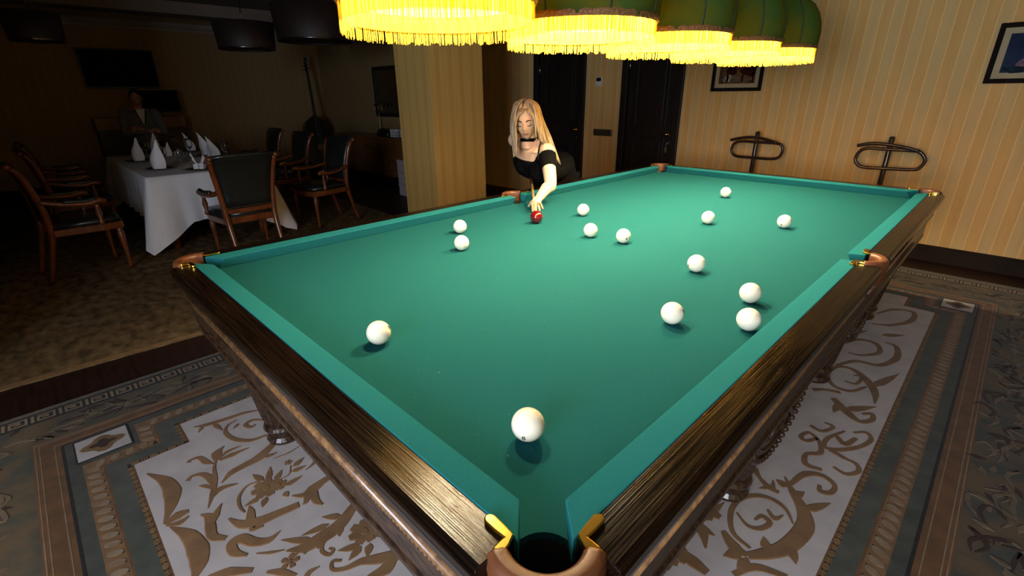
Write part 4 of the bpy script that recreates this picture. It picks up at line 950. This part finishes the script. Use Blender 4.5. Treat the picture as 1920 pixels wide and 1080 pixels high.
# candelabrum, cup rack, dark bag on the sideboard
def on_sb(px, py): p = U(px, py, sz); p.y = min(max(p.y, SY+.10), YM-.12); return V((PY(px, py, p.y).x, p.y, sz))
p = on_sb(714, 246); ca = empty('candelabrum', p); tag(ca, 'slim metal candelabrum standing on the sideboard before the mirror', 'candelabrum')
pew = mat('dull pewter', (.2, .19, .17), (.15, .14, .12), rough=.3, metal=1)
m = MB(); m.lathe([(.06, 0), (.055, .012), (.015, .03), (.009, .06), (.012, .2), (.008, .22), (.008, .46), (.016, .48)], 14); m.build('stem', pew, ca, smooth=True)
for s in (-1, 1):
    m = MB(); m.tube(spline([(0, 0, .40), (s*.06, 0, .37), (s*.12, 0, .42), (s*.12, 0, .50)], 5), .006, 6); m.lathe([(.004, .50), (.022, .505), (.014, .52), (.014, .54)], 10, (s*.12, 0, 0)); m.build('arm', pew, ca, smooth=True)
m = MB(); m.lathe([(.004, .48), (.024, .485), (.014, .50), (.014, .55)], 10); m.build('candle_cup', pew, ca, smooth=True)
p = on_sb(744, 261); p.y = SY+.12; p.x = PY(744, 258, p.y).x
rk = empty('rack_tray', p); tag(rk, 'wire tray for small white cups on the sideboard by the pillar', 'tray')
m = MB(); m.box((0, 0, .006), (.26, .15, .012)); m.build('base', pew, rk)
m = MB()
for z in (.05, .1): m.tube([(-.13, -.075, z), (.13, -.075, z), (.13, .075, z), (-.13, .075, z), (-.13, -.075, z)], .003, 5)
for sx in (-1, 1):
    for sy in (-1, 1): m.tube([(sx*.13, sy*.075, .01), (sx*.13, sy*.075, .1)], .003, 5)
m.build('wire_rail', pew, rk)
porc = mat('white porcelain', (.62, .62, .64), (.56, .56, .58), rough=.25)
c0 = MB(); c0.lathe([(.018, 0), (.022, .004), (.024, .12), (.025, .125), (.022, .124), (.020, .008), (.001, .007)], 14, cap=False); c0 = c0.build('cup', porc, None, smooth=True); k = 0
for row, yy in (('front', -.04), ('back', .04)):
    for i in range(4):
        o = c0 if k == 0 else c0.copy()
        if k: C.objects.link(o)
        k += 1; o.location = p+V((-.095+.063*i, yy, .0125)); tag(o, f"tall white cup in the {row} row of the wire tray, {['far left', 'left of centre', 'right of centre', 'beside the pillar'][i]}", 'cup', 'white cups in the wire tray')
p = on_sb(712, 246); p = V((PY(722, 250, SY+.16).x-.02, SY+.13, sz)); bg = MB(); bg.rings([[p+V((.17*k*math.cos(a)*1.2, .07*k*math.sin(a), z)) for a in [i*PI/8 for i in range(16)]] for z, k in ((0, .95), (.03, 1), (.08, .9), (.12, .6), (.14, .2))]); bgo = bg.build('soft_bag', hide, None, smooth=True)
tag(bgo, 'slumped black bag on the sideboard left of the cups', 'bag')
bx = V((PY(771, 340, 2.05).x, 2.08, 0)); hb = PX(755, 300, bx.x)
card = mat('pale grey lilac carton', (.40, .35, .36), (.34, .30, .31), rough=.7); zb = .004
for k, (lb) in enumerate(('lowest pale carton in the stack beside the pillar', 'middle pale carton in the stack beside the pillar', 'topmost pale carton in the stack beside the pillar')):
    r = empty('carton', (bx.x, bx.y, zb)); hz_ = .185; tag(r, lb, 'box', 'pale cartons stacked by the pillar')
    MB().box((0, 0, hz_*.40), (.34, .30, hz_*.8)).build('box', card, r, bevel=.004); MB().box((0, 0, hz_*.89), (.35, .31, hz_*.18)).build('lid', card, r, bevel=.004); zb += hz_*.985+.002
# dark drum lamps hanging unlit over the dining end
def drum(xpl, x0, x1, ytop, ybot, label):
    a, b, c = PX(x0, ytop, xpl), PX(x1, ytop, xpl), PX((x0+x1)/2, ybot, xpl); R_ = (b.y-a.y)/2; z1, z0 = a.z, c.z
    r = empty('drum_lamp', (xpl, (a.y+b.y)/2, 0)); tag(r, label, 'lamp', 'unlit dark drum lamps over the dining end')
    m = MB(); m.lathe([(R_*.93, z0), (R_, z1), (R_*.99, z1), (R_*.92, z0)], 32, cap=False); o = m.build('drum_shade', umber, r, smooth=True)
    m = MB(); m.lathe([(R_*.90, z0+.012), (.01, z0+.008)], 32, cap=False); m.build('diffuser', umber, r, smooth=True)
    m = MB(); m.lathe([(R_*.935, z0-.006), (R_*.945, z0), (R_*.94, z0+.012)], 32, cap=False); m.build('lower_trim', varn, r, smooth=True)
    m = MB(); m.tube([(0, 0, z0+.02), (0, 0, H)], .008, 8); m.lathe([(.05, H-.03), (.06, H-.004), (.06, H)], 14); m.build('hanging_rod', varn, r, smooth=True)
    m = MB()
    for k in range(3): m.tube([(0, 0, z1-.02), (R_*.985*math.cos(2.1*k), R_*.985*math.sin(2.1*k), z1-.01)], .005, 5)
    m.build('spider', varn, r)
drum(-5.6, 396, 508, 38, 92, 'smaller unlit dark drum lamp hanging over the dining table')
drum(-4.9, 508, 650, 3, 77, 'larger unlit dark drum lamp beside the glowing fringe')
drum(-5.6, -10, 110, 18, 76, 'unlit dark drum lamp in the top left gloom')

# ================================================================== PEOPLE
skin_m = mat('fair skin', (.72, .47, .31), (.66, .42, .27), scale=6, rough=.5, spec=.35)
black_jersey = mat('black jersey', (.0016, .0016, .0019), (.003, .003, .0034), scale=90, rough=.9, spec=.08)
hair_m = mat('ash blonde hair', (.50, .385, .235), (.25, .175, .105), scale=14, stretch=(5, 5, .7), rough=.42, contrast=(.3, .7), spec=.4)
root_m = mat('brown hair', (.10, .06, .035), (.06, .035, .02), scale=14, rough=.5)
lip_m = mat('muted rose lips', (.40, .16, .12), (.36, .14, .10), rough=.4); brow_m = mat('dark brown brows', (.06, .03, .018), (.045, .024, .014), rough=.8)
lid_m = mat('shaded eyelid', (.55, .34, .22), (.50, .30, .19), rough=.55)
eye_m = mat('eye white', (.6, .56, .5), (.55, .5, .45), rough=.2)
def loft(mb, pts, ab, sidev, n=18):
    pts = [V(p) for p in pts]; rs = []
    for i, p in enumerate(pts):
        t = (pts[min(i+1, len(pts)-1)]-pts[max(i-1, 0)]).normalized(); sv = V(sidev[i] if isinstance(sidev, list) else sidev); a = (sv-t*sv.dot(t)).normalized(); b = t.cross(a)
        rs.append([p+a*math.cos(2*PI*k/n)*ab[i][0]+b*math.sin(2*PI*k/n)*ab[i][1] for k in range(n)])
    mb.rings(rs)
def remesh(o, vox, it=3):
    r = o.modifiers.new('remesh', 'REMESH'); r.mode = 'VOXEL'; r.voxel_size = vox; r.use_smooth_shade = True
    s = o.modifiers.new('smooth', 'SMOOTH'); s.factor = .5; s.iterations = it
def g2(x, z, cx, cz, sx, sz): return math.exp(-((x-cx)/sx)**2-((z-cz)/sz)**2)
def face_y(x, z, k=1.0):
    """front surface of a head: x to the side, z up, measured from the head centre (m)"""
    hw = .073 if z > -.015 else .073*(1-.50*min(1, (-.015-z)/.098)**1.5)
    q_ = 1-(x/hw)**2-(z/.115)**2
    y = .093*math.sqrt(max(q_, 0))**.85
    y += .021*g2(x, z, 0, -.026, .0105, .012)+.012*g2(x, z, 0, -.005, .008, .022)      # nose tip and bridge
    y += .0045*g2(x, z, 0, -.058, .020, .009)+.007*g2(x, z, 0, -.092, .020, .014)      # lips, chin
    y -= .0085*(g2(x, z, .031, .004, .016, .011)+g2(x, z, -.031, .004, .016, .011))    # eye sockets
    y += .004*(g2(x, z, .026, .022, .02, .007)+g2(x, z, -.026, .022, .02, .007)) + .004*(g2(x, z, .042, -.025, .018, .016)+g2(x, z, -.042, -.025, .018, .016))
    return y
def head_mesh(mb, M, n=44, k=34):
    rs = []
    for j in range(1, k):
        z = .115*math.sin(PI*j/k-PI/2); ring = []
        hw = .073 if z > -.015 else .073*(1-.50*min(1, (-.015-z)/.098)**1.5)
        w_ = hw*math.sqrt(max(0, 1-(z/.115)**2)); bd = .098*math.sqrt(max(0, 1-(z/.115)**2))*(1 if z > -.02 else 1-.45*min(1, (-.02-z)/.09))
        for i in range(n):
            a = 2*PI*i/n; x = w_*math.cos(a)
            y = face_y(x, z) if math.sin(a) > 0 else bd*math.sin(a)
            ring.append(M @ V((x, y, z)))
        rs.append(ring)
    mb.rings(rs)
def frame(c, fwd, up):
    fwd = fwd.normalized(); r_ = fwd.cross(up).normalized(); u_ = r_.cross(fwd)
    return Matrix(((r_.x, fwd.x, u_.x, c.x), (r_.y, fwd.y, u_.y, c.y), (r_.z, fwd.z, u_.z, c.z), (0, 0, 0, 1)))
def face_parts(M, root, brow, lipm, gaze=-.4):
    for s in (-1, 1):
        m = MB(); P = [M @ V((s*x, face_y(s*x, z)+.0012, z)) for x, z in ((.013, .0215), (.022, .0265), (.034, .0275), (.048, .0205))]
        m.tube(spline(P, 4), lerps([.0034, .0044, .0038, .0012], 13), 6); m.build('eyebrow', brow, root, smooth=True)
        m = MB(); m.ball(M @ V((s*.031, face_y(s*.031, .002)-.0035, .002)), .0105, 14, 10); e = m.build('eye', eye_m, root, smooth=True)
        m = MB(); m.ball(M @ V((s*.031, face_y(s*.031, .005)-.0052, .0035)), (.0125, .0125, .0092), 14, 10); m.build('eyelid', lid_m, root, smooth=True)
        m = MB(); P = [M @ V((s*x, face_y(s*x, z)+.0065-.0025*abs(x-.031)/.012, z)) for x, z in ((.018, -.0015), (.025, -.0055), (.033, -.0062), (.041, -.004), (.047, .0005))]
        m.tube(spline(P, 3), lerps([.0014, .0026, .0030, .0028, .0014], 13), 6); m.build('eyelashes', brow, root, smooth=True)
    m = MB(); P = [M @ V((x, face_y(x, z)+.0008, z)) for x, z in ((-.022, -.0575), (-.011, -.0535), (-.003, -.0525), (0, -.0535), (.003, -.0525), (.011, -.0535), (.022, -.0575))]
    m.tube(spline(P, 3), lerps([.0010, .0034, .0036, .0034, .0036, .0034, .0010], 19), 7)
    P = [M @ V((x, face_y(x, z)+.0008, z)) for x, z in ((-.020, -.0585), (-.010, -.0615), (0, -.0625), (.010, -.0615), (.020, -.0585))]
    m.tube(spline(P, 3), lerps([.0010, .0042, .0048, .0042, .0010], 13), 7); m.build('lips', lipm, root, smooth=True)
def finger(mb, pts, r): mb.tube(spline(pts, 4), lerps(r, 4*(len(pts)-1)+1), 10); mb.ball(pts[-1], r[-1], 8, 6); mb.ball(pts[0], r[0], 8, 6)

# ---- the woman leaning over the table
toCam = (CAM-PD(988, 224, 3.1)); toCam.z = 0; toCam.normalize(); imgR = V((RT.x, RT.y, 0)).normalized()
wroot = empty('person', (-1.27, .86, 0)); tag(wroot, 'blonde woman in a black off-shoulder top and choker leaning over the table to shoot', 'person')
W0 = V(wroot.location)
def wb(mb, name, mt, smooth=True, parent=wroot):
    o = mb.build(name, mt, None, smooth=smooth); o.data.transform(Matrix.Translation(-W0)); o.parent = parent; return o
Hc = PD(987, 226, 3.10); fw = (toCam*.90-imgR*.14+V((0, 0, -.27))).normalized(); HM = frame(Hc, fw, (V((0, 0, 1))-imgR*.08).normalized())
LS, RS = PD(1025, 283, 3.14), PD(965, 262, 3.33)
EL, WR = PD(1032, 347, 3.03), PD(1011, 371, 2.885)
nb = PD(990, 272, 3.19)
T0 = (LS+RS)/2+V((0, 0, .005)); T1 = T0+V((-.015, .04, -.13)); T2 = T0+V((-.13, .30, -.21)); T3 = V((-1.25, .74, .95)); T4 = V((-1.27, .80, .84))
Sx = (LS-RS).normalized(); hipS = V((.55, .83, 0))
# cue line
rb = V(red.location); cb_pt = U(993, 322, .95); cdir = (rb-cb_pt); cdir.z = 0; cdir.normalize(); cz = .975
def cue_at(t): return rb - cdir*(.045+t) + V((0, 0, .004+.088*t))
body = MB()
head_mesh(body, HM)
neck_top = HM @ V((0, -.03, -.06)); loft(body, [neck_top, neck_top.lerp(nb, .5), nb, nb+(T0-nb)*.5], [(.050, .052), (.047, .049), (.052, .052), (.09, .06)], Sx)
loft(body, [T0+V((0, 0, .03)), T0-V((0, 0, .02)), T0.lerp(T1, .55), T1, T1.lerp(T2, .5), T2, T2.lerp(T3, .5), T3, T4], [(.09, .045), (.150, .072), (.148, .088), (.142, .098), (.125, .092), (.115, .085), (.14, .10), (.156, .117), (.152, .115)], [Sx, Sx, Sx, Sx, Sx, (Sx+hipS).normalized(), hipS, hipS, hipS])
fr_d = (toCam+V((0, 0, -.55))).normalized()
for s in (-1, 1): body.ball(T0.lerp(T1, .9)+Sx*s*.068+fr_d*.062, .066, 14, 10)
body.ball(LS+V((0, 0, -.005)), .056, 14, 10); body.ball(RS, .047, 14, 10)
for s_, sh in ((1, LS), (-1, RS)): body.tube([nb+fr_d*.036+Sx*s_*.025-V((0, 0, .02)), nb.lerp(sh, .5)+fr_d*.034-V((0, 0, .008)), sh+fr_d*.012+V((0, 0, .016))], [.003, .0105, .003], 8)   # collar bones
def limb(P, r): body.tube(spline(P, 5), lerps(r, 5*(len(P)-1)+1), 16)
limb([LS, LS.lerp(EL, .5)+V((.008, -.004, 0)), EL, EL.lerp(WR, .35)+V((0, 0, .008)), WR], [.050, .044, .038, .037, .025])
RH = cue_at(1.22); RE = PD(985, 258, 3.80)
limb([RS, RS.lerp(RE, .5), RE, RE.lerp(RH, .4), RH+V((0, 0, .03))], [.048, .043, .038, .036, .025])
# bridge hand: five fingers on the cloth, the cue over the thumb-index fork
K = PD(1004, 381, 2.845); hz = BED
body.tube([WR, WR.lerp(K, .5)+V((0, 0, .006)), K], [.025, .030, .030], 14, flat=.62)
tips = [U(999, 396.5, hz+.008), U(1005.5, 396, hz+.008), U(1012, 394.5, hz+.008), U(1017.5, 391.5, hz+.008)]
hs = (tips[3]-tips[0]).normalized()
for i, tp_ in enumerate(tips):
    k0 = K+hs*(-.026+.018*i)+V((0, 0, .004-.002*abs(i-1))); mid = k0.lerp(tp_, .5)+V((0, 0, .016-.003*i)); finger(body, [k0, k0.lerp(mid, .6)+V((0, 0, .005)), mid, mid.lerp(tp_, .6), tp_], [.0095, .0090, .0085, .0078, .0068])
th0 = WR.lerp(K, .45)-hs*.022; tt_ = U(991.5, 386.5, hz+.022); finger(body, [th0, th0.lerp(tt_, .4)-hs*.006+V((0, 0, .004)), th0.lerp(tt_, .75)+V((0, 0, .003)), tt_], [.0125, .0115, .0095, .0078])
# grip hand round the butt
body.ball(RH+V((0, 0, .022)), (.03, .03, .026), 12, 8)
side_c = cdir.cross(V((0, 0, 1))).normalized()
for i in range(4):
    c = RH+cdir*(.03-.02*i); finger(body, [c+side_c*.024+V((0, 0, .018)), c+side_c*.026-V((0, 0, .008)), c+side_c*.006-V((0, 0, .024)), c-side_c*.016-V((0, 0, .014))], [.0095, .009, .0085, .0072])
c = RH+cdir*.035; finger(body, [c-side_c*.012+V((0, 0, .02)), c-side_c*.024+V((0, 0, .004)), c-side_c*.014-V((0, 0, .014))], [.0105, .0095, .008])
# legs
for s, ft in ((1, V((-1.36, 1.02, .016))), (-1, V((-1.42, .72, .016)))):
    hp = T4+hipS*s*.085; kn = hp.lerp(ft, .5)+V((.03, -.03, 0)); limb([hp, hp.lerp(kn, .5), kn, kn.lerp(ft+V((0, 0, .09)), .45)-V((.012, -.012, 0)), ft+V((0, 0, .09)), ft+V((0, 0, .04))], [.090, .075, .052, .050, .034, .034])
    body.tube([ft+V((-.03, .03, .035)), ft+V((.05, -.05, .028)), ft+V((.10, -.10, .02))], [.033, .034, .022], 12, flat=.75)
bo = wb(body, 'body', skin_m); remesh(bo, .0042, 2)
# ears
for s in (-1, 1):
    m = MB(); m.ball(HM @ V((s*.076, -.012, -.008)), (.010, .016, .028), 12, 8, HM.to_3x3()); wb(m, 'ear', skin_m)
class _R: pass
hold = empty('tmp'); face_parts(HM, hold, brow_m, lip_m)
for o in list(hold.children):
    o.parent = wroot; o.data.transform(Matrix.Translation(-W0))
bpy.data.objects.remove(hold)
# black top with off-shoulder sleeve, skirt
dr_ = MB()
loft(dr_, [T0.lerp(T1, .55), T0.lerp(T1, .8), T1, T1.lerp(T2, .5), T2, T2.lerp(T3, .5), T3, T4, T4+V((-.03, .02, -.22)), T4+V((-.05, .03, -.42))], [(.160, .098), (.158, .106), (.154, .108), (.136, .102), (.126, .095), (.150, .110), (.166, .128), (.166, .128), (.155, .13), (.15, .13)], [Sx, Sx, Sx, Sx, (Sx+hipS).normalized(), hipS, hipS, hipS, hipS, hipS])
for s in (-1, 1): dr_.ball(T0.lerp(T1, .93)+Sx*s*.070+fr_d*.066, .0735, 14, 10)
dr_.tube([LS.lerp(EL, .14), LS.lerp(EL, .3)+V((.004, -.002, 0)), LS.lerp(EL, .52)+V((.008, -.004, 0))], [.060, .057, .052], 16)
dr_.tube([LS.lerp(EL, .22), T0.lerp(T1, .75)+Sx*.10], [.055, .07], 12)
dr_.tube([RS.lerp(RE, .14), RS.lerp(RE, .3), RS.lerp(RE, .5)], [.058, .055, .051], 16); dr_.tube([RS.lerp(RE, .2), T0.lerp(T1, .75)-Sx*.10], [.05, .07], 12)
for s_, ft in ((1, V((-1.36, 1.02, .016))), (-1, V((-1.42, .72, .016)))):
    hp = T4+hipS*s_*.085; kn = hp.lerp(ft, .5)+V((.03, -.03, 0)); P = spline([hp+V((0, 0, .05)), hp.lerp(kn, .5), kn, kn.lerp(ft+V((0, 0, .09)), .45), ft+V((0, 0, .10))], 5); dr_.tube(P, lerps([.106, .090, .068, .062, .050], len(P)), 16)
do_ = wb(dr_, 'black_dress', black_jersey); remesh(do_, .006, 3)
m = MB(); m.tube(spline([PD(1015, 265, 3.10), PD(1011.5, 275, 3.045), PD(1009.5, 288, 3.02), PD(1009, 300, 3.02)], 4), .0048, 6); wb(m, 'shoulder_strap', black_jersey)
nm = neck_top.lerp(nb, .70); nt_ = (nb-neck_top).normalized()
m = MB(); loft(m, [nm-nt_*.011, nm+nt_*.011], [(.0505, .0525), (.0505, .0525)], Sx, 28); wb(m, 'choker', black_jersey)
for ft in (V((-1.36, 1.02, .016)), V((-1.42, .72, .016))):
    m = MB(); m.tube([ft+V((-.035, .035, .045)), ft+V((0, 0, .045)), ft+V((.055, -.055, .036)), ft+V((.115, -.115, .024))], [.034, .040, .040, .022], 14, flat=.85); wb(m, 'shoe', black_jersey)
# hair: crown shell and locks
m = MB(); rs = []
for j in range(0, 13):
    z = -.03+.156*math.sin(PI/2*j/12.2); r_ = math.cos(PI/2*j/12.2); ring = []
    for i in range(28):
        a = 2*PI*i/28; x = .086*r_**.75*math.cos(a); y = (.110 if math.sin(a) < 0 else .112)*r_**.75*math.sin(a)-.010
        lim = .104-.55*abs(x)
        if math.sin(a) > .2 and z < lim: y = min(y, .012+.25*abs(x))
        ring.append(HM @ V((x, y, z)))
    rs.append(ring)
m.rings(rs); wb(m, 'hair_crown', hair_m)
hr = MB(); rnd = random.Random(3)
def lock(P, r): hr.tube(spline(P, 5), lerps(r, 5*(len(P)-1)+1), 5)
def guides(A, B, n, r=.0070, jit=1.8):
    for i in range(n):
        t = (i+rnd.random()*.6)/n; P = []
        for a, b in zip(A, B): P.append(PD(a[0]+(b[0]-a[0])*t+rnd.uniform(-jit, jit)*.5, a[1]+(b[1]-a[1])*t+rnd.uniform(-jit, jit)*.5, a[2]+(b[2]-a[2])*t+rnd.uniform(-.008, .008)))
        lock(P, [r*.8, r*.95, r*.9, r*.7, r*.2])
part = HM @ V((0, .02, .12)); pp = 985
# her right side (image left): in front of and behind the cheek
guides([(983, 187, 3.03), (970, 199, 2.995), (965, 222, 3.00), (967, 250, 3.02), (969, 285, 3.07)], [(984, 186, 3.06), (966, 194, 3.05), (959, 222, 3.06), (958, 250, 3.08), (963, 296, 3.12)], 25)
guides([(984, 186, 3.07), (966, 194, 3.08), (959, 222, 3.10), (958, 245, 3.12), (962, 275, 3.16)], [(985, 186, 3.12), (968, 194, 3.14), (962, 222, 3.17), (962, 245, 3.2), (966, 270, 3.22)], 19)
# fringe-framing locks combed from the parting over both temples
def temple(sgn, n):
    for i in range(n):
        t = (i+rnd.random()*.5)/n; y0 = 184+22*t; d0 = 3.075-.08*t
        xs = (-1 if sgn < 0 else 1)
        lock([PD(985.3+xs*.6, y0, d0), PD(985+xs*(6+1.5*(1-t)), y0+5.5, d0-.022), PD(985+xs*(13.5+4*(1-t)), y0+17-5*t, 2.99+.035*(1-t)), PD(985+xs*(18+5*(1-t)), 228+6*t, 2.995+.05*(1-t)), PD(985+xs*(19+4*(1-t)), 258, 3.03+.05*(1-t))], [.0045, .0062, .0066, .0060, .003])
temple(-1, 20); temple(1, 20)
# her left side (image right): sweeping behind the shoulder
guides([(986, 187, 3.02), (1000, 200, 2.985), (1005.5, 222, 2.995), (1009, 246, 3.02), (1012, 268, 3.09)], [(986, 185, 3.06), (1007, 196, 3.04), (1014, 222, 3.06), (1020, 248, 3.09), (1030, 275, 3.16)], 28)
guides([(986, 185, 3.06), (1007, 196, 3.06), (1015, 222, 3.08), (1025, 255, 3.14), (1042, 300, 3.24)], [(986, 185, 3.10), (1008, 197, 3.10), (1018, 225, 3.13), (1033, 258, 3.19), (1052, 309, 3.28)], 35)
guides([(986, 185, 3.10), (1006, 197, 3.14), (1012, 225, 3.18), (1020, 255, 3.24), (1036, 296, 3.30)], [(986, 184, 3.14), (995, 197, 3.2), (1000, 225, 3.24), (1006, 255, 3.28), (1022, 290, 3.34)], 28)
wb(hr, 'hair', hair_m)['kind'] = 'stuff'
m = MB(); m.tube([HM @ V((0, .055, .108)), HM @ V((0, .02, .126)), HM @ V((0, -.03, .124))], [.004, .006, .004], 6, flat=.5); wb(m, 'hair_parting', root_m)
# the cue
cu = empty('billiard_cue', cue_at(1.55)); tag(cu, 'long wooden billiard cue in the hands of the woman behind the red ball', 'cue'); c0_ = V(cu.location)
maple = mat('pale maple', (.50, .30, .12), (.42, .24, .09), scale=5, stretch=(8, 8, 1), rough=.3, coat=.3); dkwood = mat('dark cue butt', (.05, .016, .010), (.03, .01, .006), scale=8, rough=.25, coat=.4)
def cseg(name, t0, t1, r0, r1, mt):
    m = MB(); m.tube([cue_at(t0)-c0_, cue_at((t0+t1)/2)-c0_, cue_at(t1)-c0_], [r0, (r0+r1)/2, r1], 14); m.build(name, mt, cu, smooth=True)
cseg('tip', 0, .006, .0058, .0060, mat('blue grey tip', (.10, .13, .16), (.08, .1, .13), rough=.9)); cseg('ferrule', .006, .03, .0062, .0064, ivory); cseg('shaft', .03, .62, .0064, .0105, maple); cseg('joint', .62, .64, .0108, .0108, brass); cseg('butt', .64, 1.52, .0108, .0165, dkwood); cseg('bumper', 1.52, 1.55, .0165, .0150, blackp)

# ---- the standing person behind the dining table
mx_ = -8.05; fc = PX(254, 184, mx_); mroot = empty('person', (mx_, fc.y, 0)); tag(mroot, 'person in a grey jacket and white shirt standing with folded arms behind the dining table', 'person'); M0 = V(mroot.location)
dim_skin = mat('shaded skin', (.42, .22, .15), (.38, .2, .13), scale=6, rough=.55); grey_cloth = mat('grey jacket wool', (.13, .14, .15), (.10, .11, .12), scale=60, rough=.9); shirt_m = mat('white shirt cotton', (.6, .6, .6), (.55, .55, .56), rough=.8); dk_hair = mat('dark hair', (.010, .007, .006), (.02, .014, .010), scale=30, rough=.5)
hM = frame(fc, V((.93, -.25, -.30)), V((0, 0, 1)))
mb_ = MB(); head_mesh(mb_, hM, 32, 24); shz = fc.z-.205
cN = V((fc.x, fc.y, 0)); yv = V((0, 1, 0))
loft(mb_, [hM @ V((0, -.03, -.07)), cN+V((-.03, 0, fc.z-.13)), cN+V((-.03, 0, fc.z-.17))], [(.052, .055), (.055, .058), (.09, .07)], yv)
loft(mb_, [cN+V((-.03, 0, shz+.06)), cN+V((-.03, 0, shz)), cN+V((-.03, 0, shz-.2)), cN+V((-.03, 0, shz-.42)), cN+V((-.03, 0, .80))], [(.11, .07), (.19, .10), (.17, .115), (.15, .11), (.17, .12)], yv)
for s in (-1, 1):
    sh = cN+V((-.03, s*.19, shz)); el = cN+V((.03, s*.235, shz-.27)); wr_ = cN+V((.155, -s*.06, shz-.235+.02*s)); mb_.tube(spline([sh, sh.lerp(el, .5)+V((0, s*.01, 0)), el], 4), lerps([.052, .046, .042], 9), 12); mb_.tube([el, el.lerp(wr_, .5)+V((.02, 0, 0)), wr_], [.042, .038, .028], 12)
    kk = wr_+V((0, -s*.06, 0)); mb_.tube([wr_, kk], [.026, .03], 10, flat=.55)
    for i in range(4): p0_ = kk+V((0, 0, -.024+.016*i)); finger(mb_, [p0_, p0_+V((-.004, -s*.03, -.002)), p0_+V((-.018, -s*.055, -.003))], [.009, .0085, .007])
    finger(mb_, [wr_+V((.01, -s*.015, .02)), wr_+V((.012, -s*.04, .038)), wr_+V((.008, -s*.062, .044))], [.011, .01, .008])
    mb_.tube(spline([cN+V((-.03, s*.09, .84)), cN+V((-.02, s*.095, .48)), cN+V((-.03, s*.10, .09)), cN+V((-.03, s*.10, .04))], 4), lerps([.09, .06, .04, .038], 13), 12); mb_.tube([cN+V((-.06, s*.10, .035)), cN+V((.12, s*.10, .028))], [.035, .03], 10, flat=.7)
def mbuild(mb, name, mt, smooth=True): o = mb.build(name, mt, None, smooth=smooth); o.data.transform(Matrix.Translation(-M0)); o.parent = mroot; return o
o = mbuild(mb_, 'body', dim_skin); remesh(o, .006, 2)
mb_ = MB(); loft(mb_, [cN+V((-.03, 0, shz+.05)), cN+V((-.03, 0, shz)), cN+V((-.03, 0, shz-.2)), cN+V((-.03, 0, shz-.42)), cN+V((-.03, 0, .74))], [(.12, .078), (.20, .112), (.182, .128), (.165, .125), (.185, .135)], yv)
for s in (-1, 1):
    sh = cN+V((-.03, s*.19, shz)); el = cN+V((.03, s*.235, shz-.27)); wr_ = cN+V((.155, -s*.06, shz-.235+.02*s)); mb_.ball(sh, .066, 12, 8); mb_.tube(spline([sh, sh.lerp(el, .5)+V((0, s*.01, 0)), el], 4), lerps([.066, .058, .054], 9), 12); mb_.tube([el, el.lerp(wr_, .5)+V((.02, 0, 0)), el.lerp(wr_, .92)], [.054, .048, .04], 12); mb_.ball(el, .055, 12, 8)
o = mbuild(mb_, 'grey_jacket', grey_cloth); remesh(o, .008, 3)
mb_ = MB(); mb_.prism([(-.055, shz+.055), (.055, shz+.055), (.0, shz-.19)], .074, .104, Matrix(((0, 0, 1), (1, 0, 0), (0, 1, 0)))); o = mbuild(mb_, 'shirt_front', shirt_m, False); o.data.transform(Matrix.Translation(cN))
mb_ = MB(); mb_.tube(spline([cN+V((.05, -.07, shz+.05)), cN+V((.112, -.045, shz-.05)), cN+V((.113, 0, shz-.17)), cN+V((.112, .045, shz-.05)), cN+V((.05, .07, shz+.05))], 4), .006, 6); mbuild(mb_, 'lanyard', blackp)
mb_ = MB(); rs = []
for j in range(11):
    z = -.03+.155*math.sin(PI/2*j/10.2); r_ = math.cos(PI/2*j/10.2); ring = []
    for i in range(24):
        a = 2*PI*i/24; x = .086*r_**.8*math.cos(a); y = (.112 if math.sin(a) < 0 else .098)*r_**.8*math.sin(a)-.008
        if math.sin(a) > .1 and z < .055: y = min(y, .02)
        ring.append(hM @ V((x, y, z)))
    rs.append(ring)
mb_.rings(rs); mbuild(mb_, 'hair', dk_hair)
hold = empty('tmp'); face_parts(hM, hold, dk_hair, lip_m)
for o in list(hold.children): o.parent = mroot; o.data.transform(Matrix.Translation(-M0))
bpy.data.objects.remove(hold)
for s in (-1, 1):
    m = MB(); m.ball(hM @ V((s*.078, -.01, -.008)), (.010, .016, .028), 10, 6, hM.to_3x3()); mbuild(m, 'ear', dim_skin)
mb_ = MB()
for s in (-1, 1): mb_.tube([cN+V((-.03, s*.09, .86)), cN+V((-.02, s*.095, .48)), cN+V((-.03, s*.10, .05))], [.11, .075, .06], 12)
o = mbuild(mb_, 'trousers', black_jersey)
for s in (-1, 1):
    mb_ = MB(); mb_.tube([cN+V((-.07, s*.10, .045)), cN+V((.02, s*.10, .045)), cN+V((.15, s*.10, .032))], [.04, .045, .032], 10, flat=.85); mbuild(mb_, 'shoe', blackp)
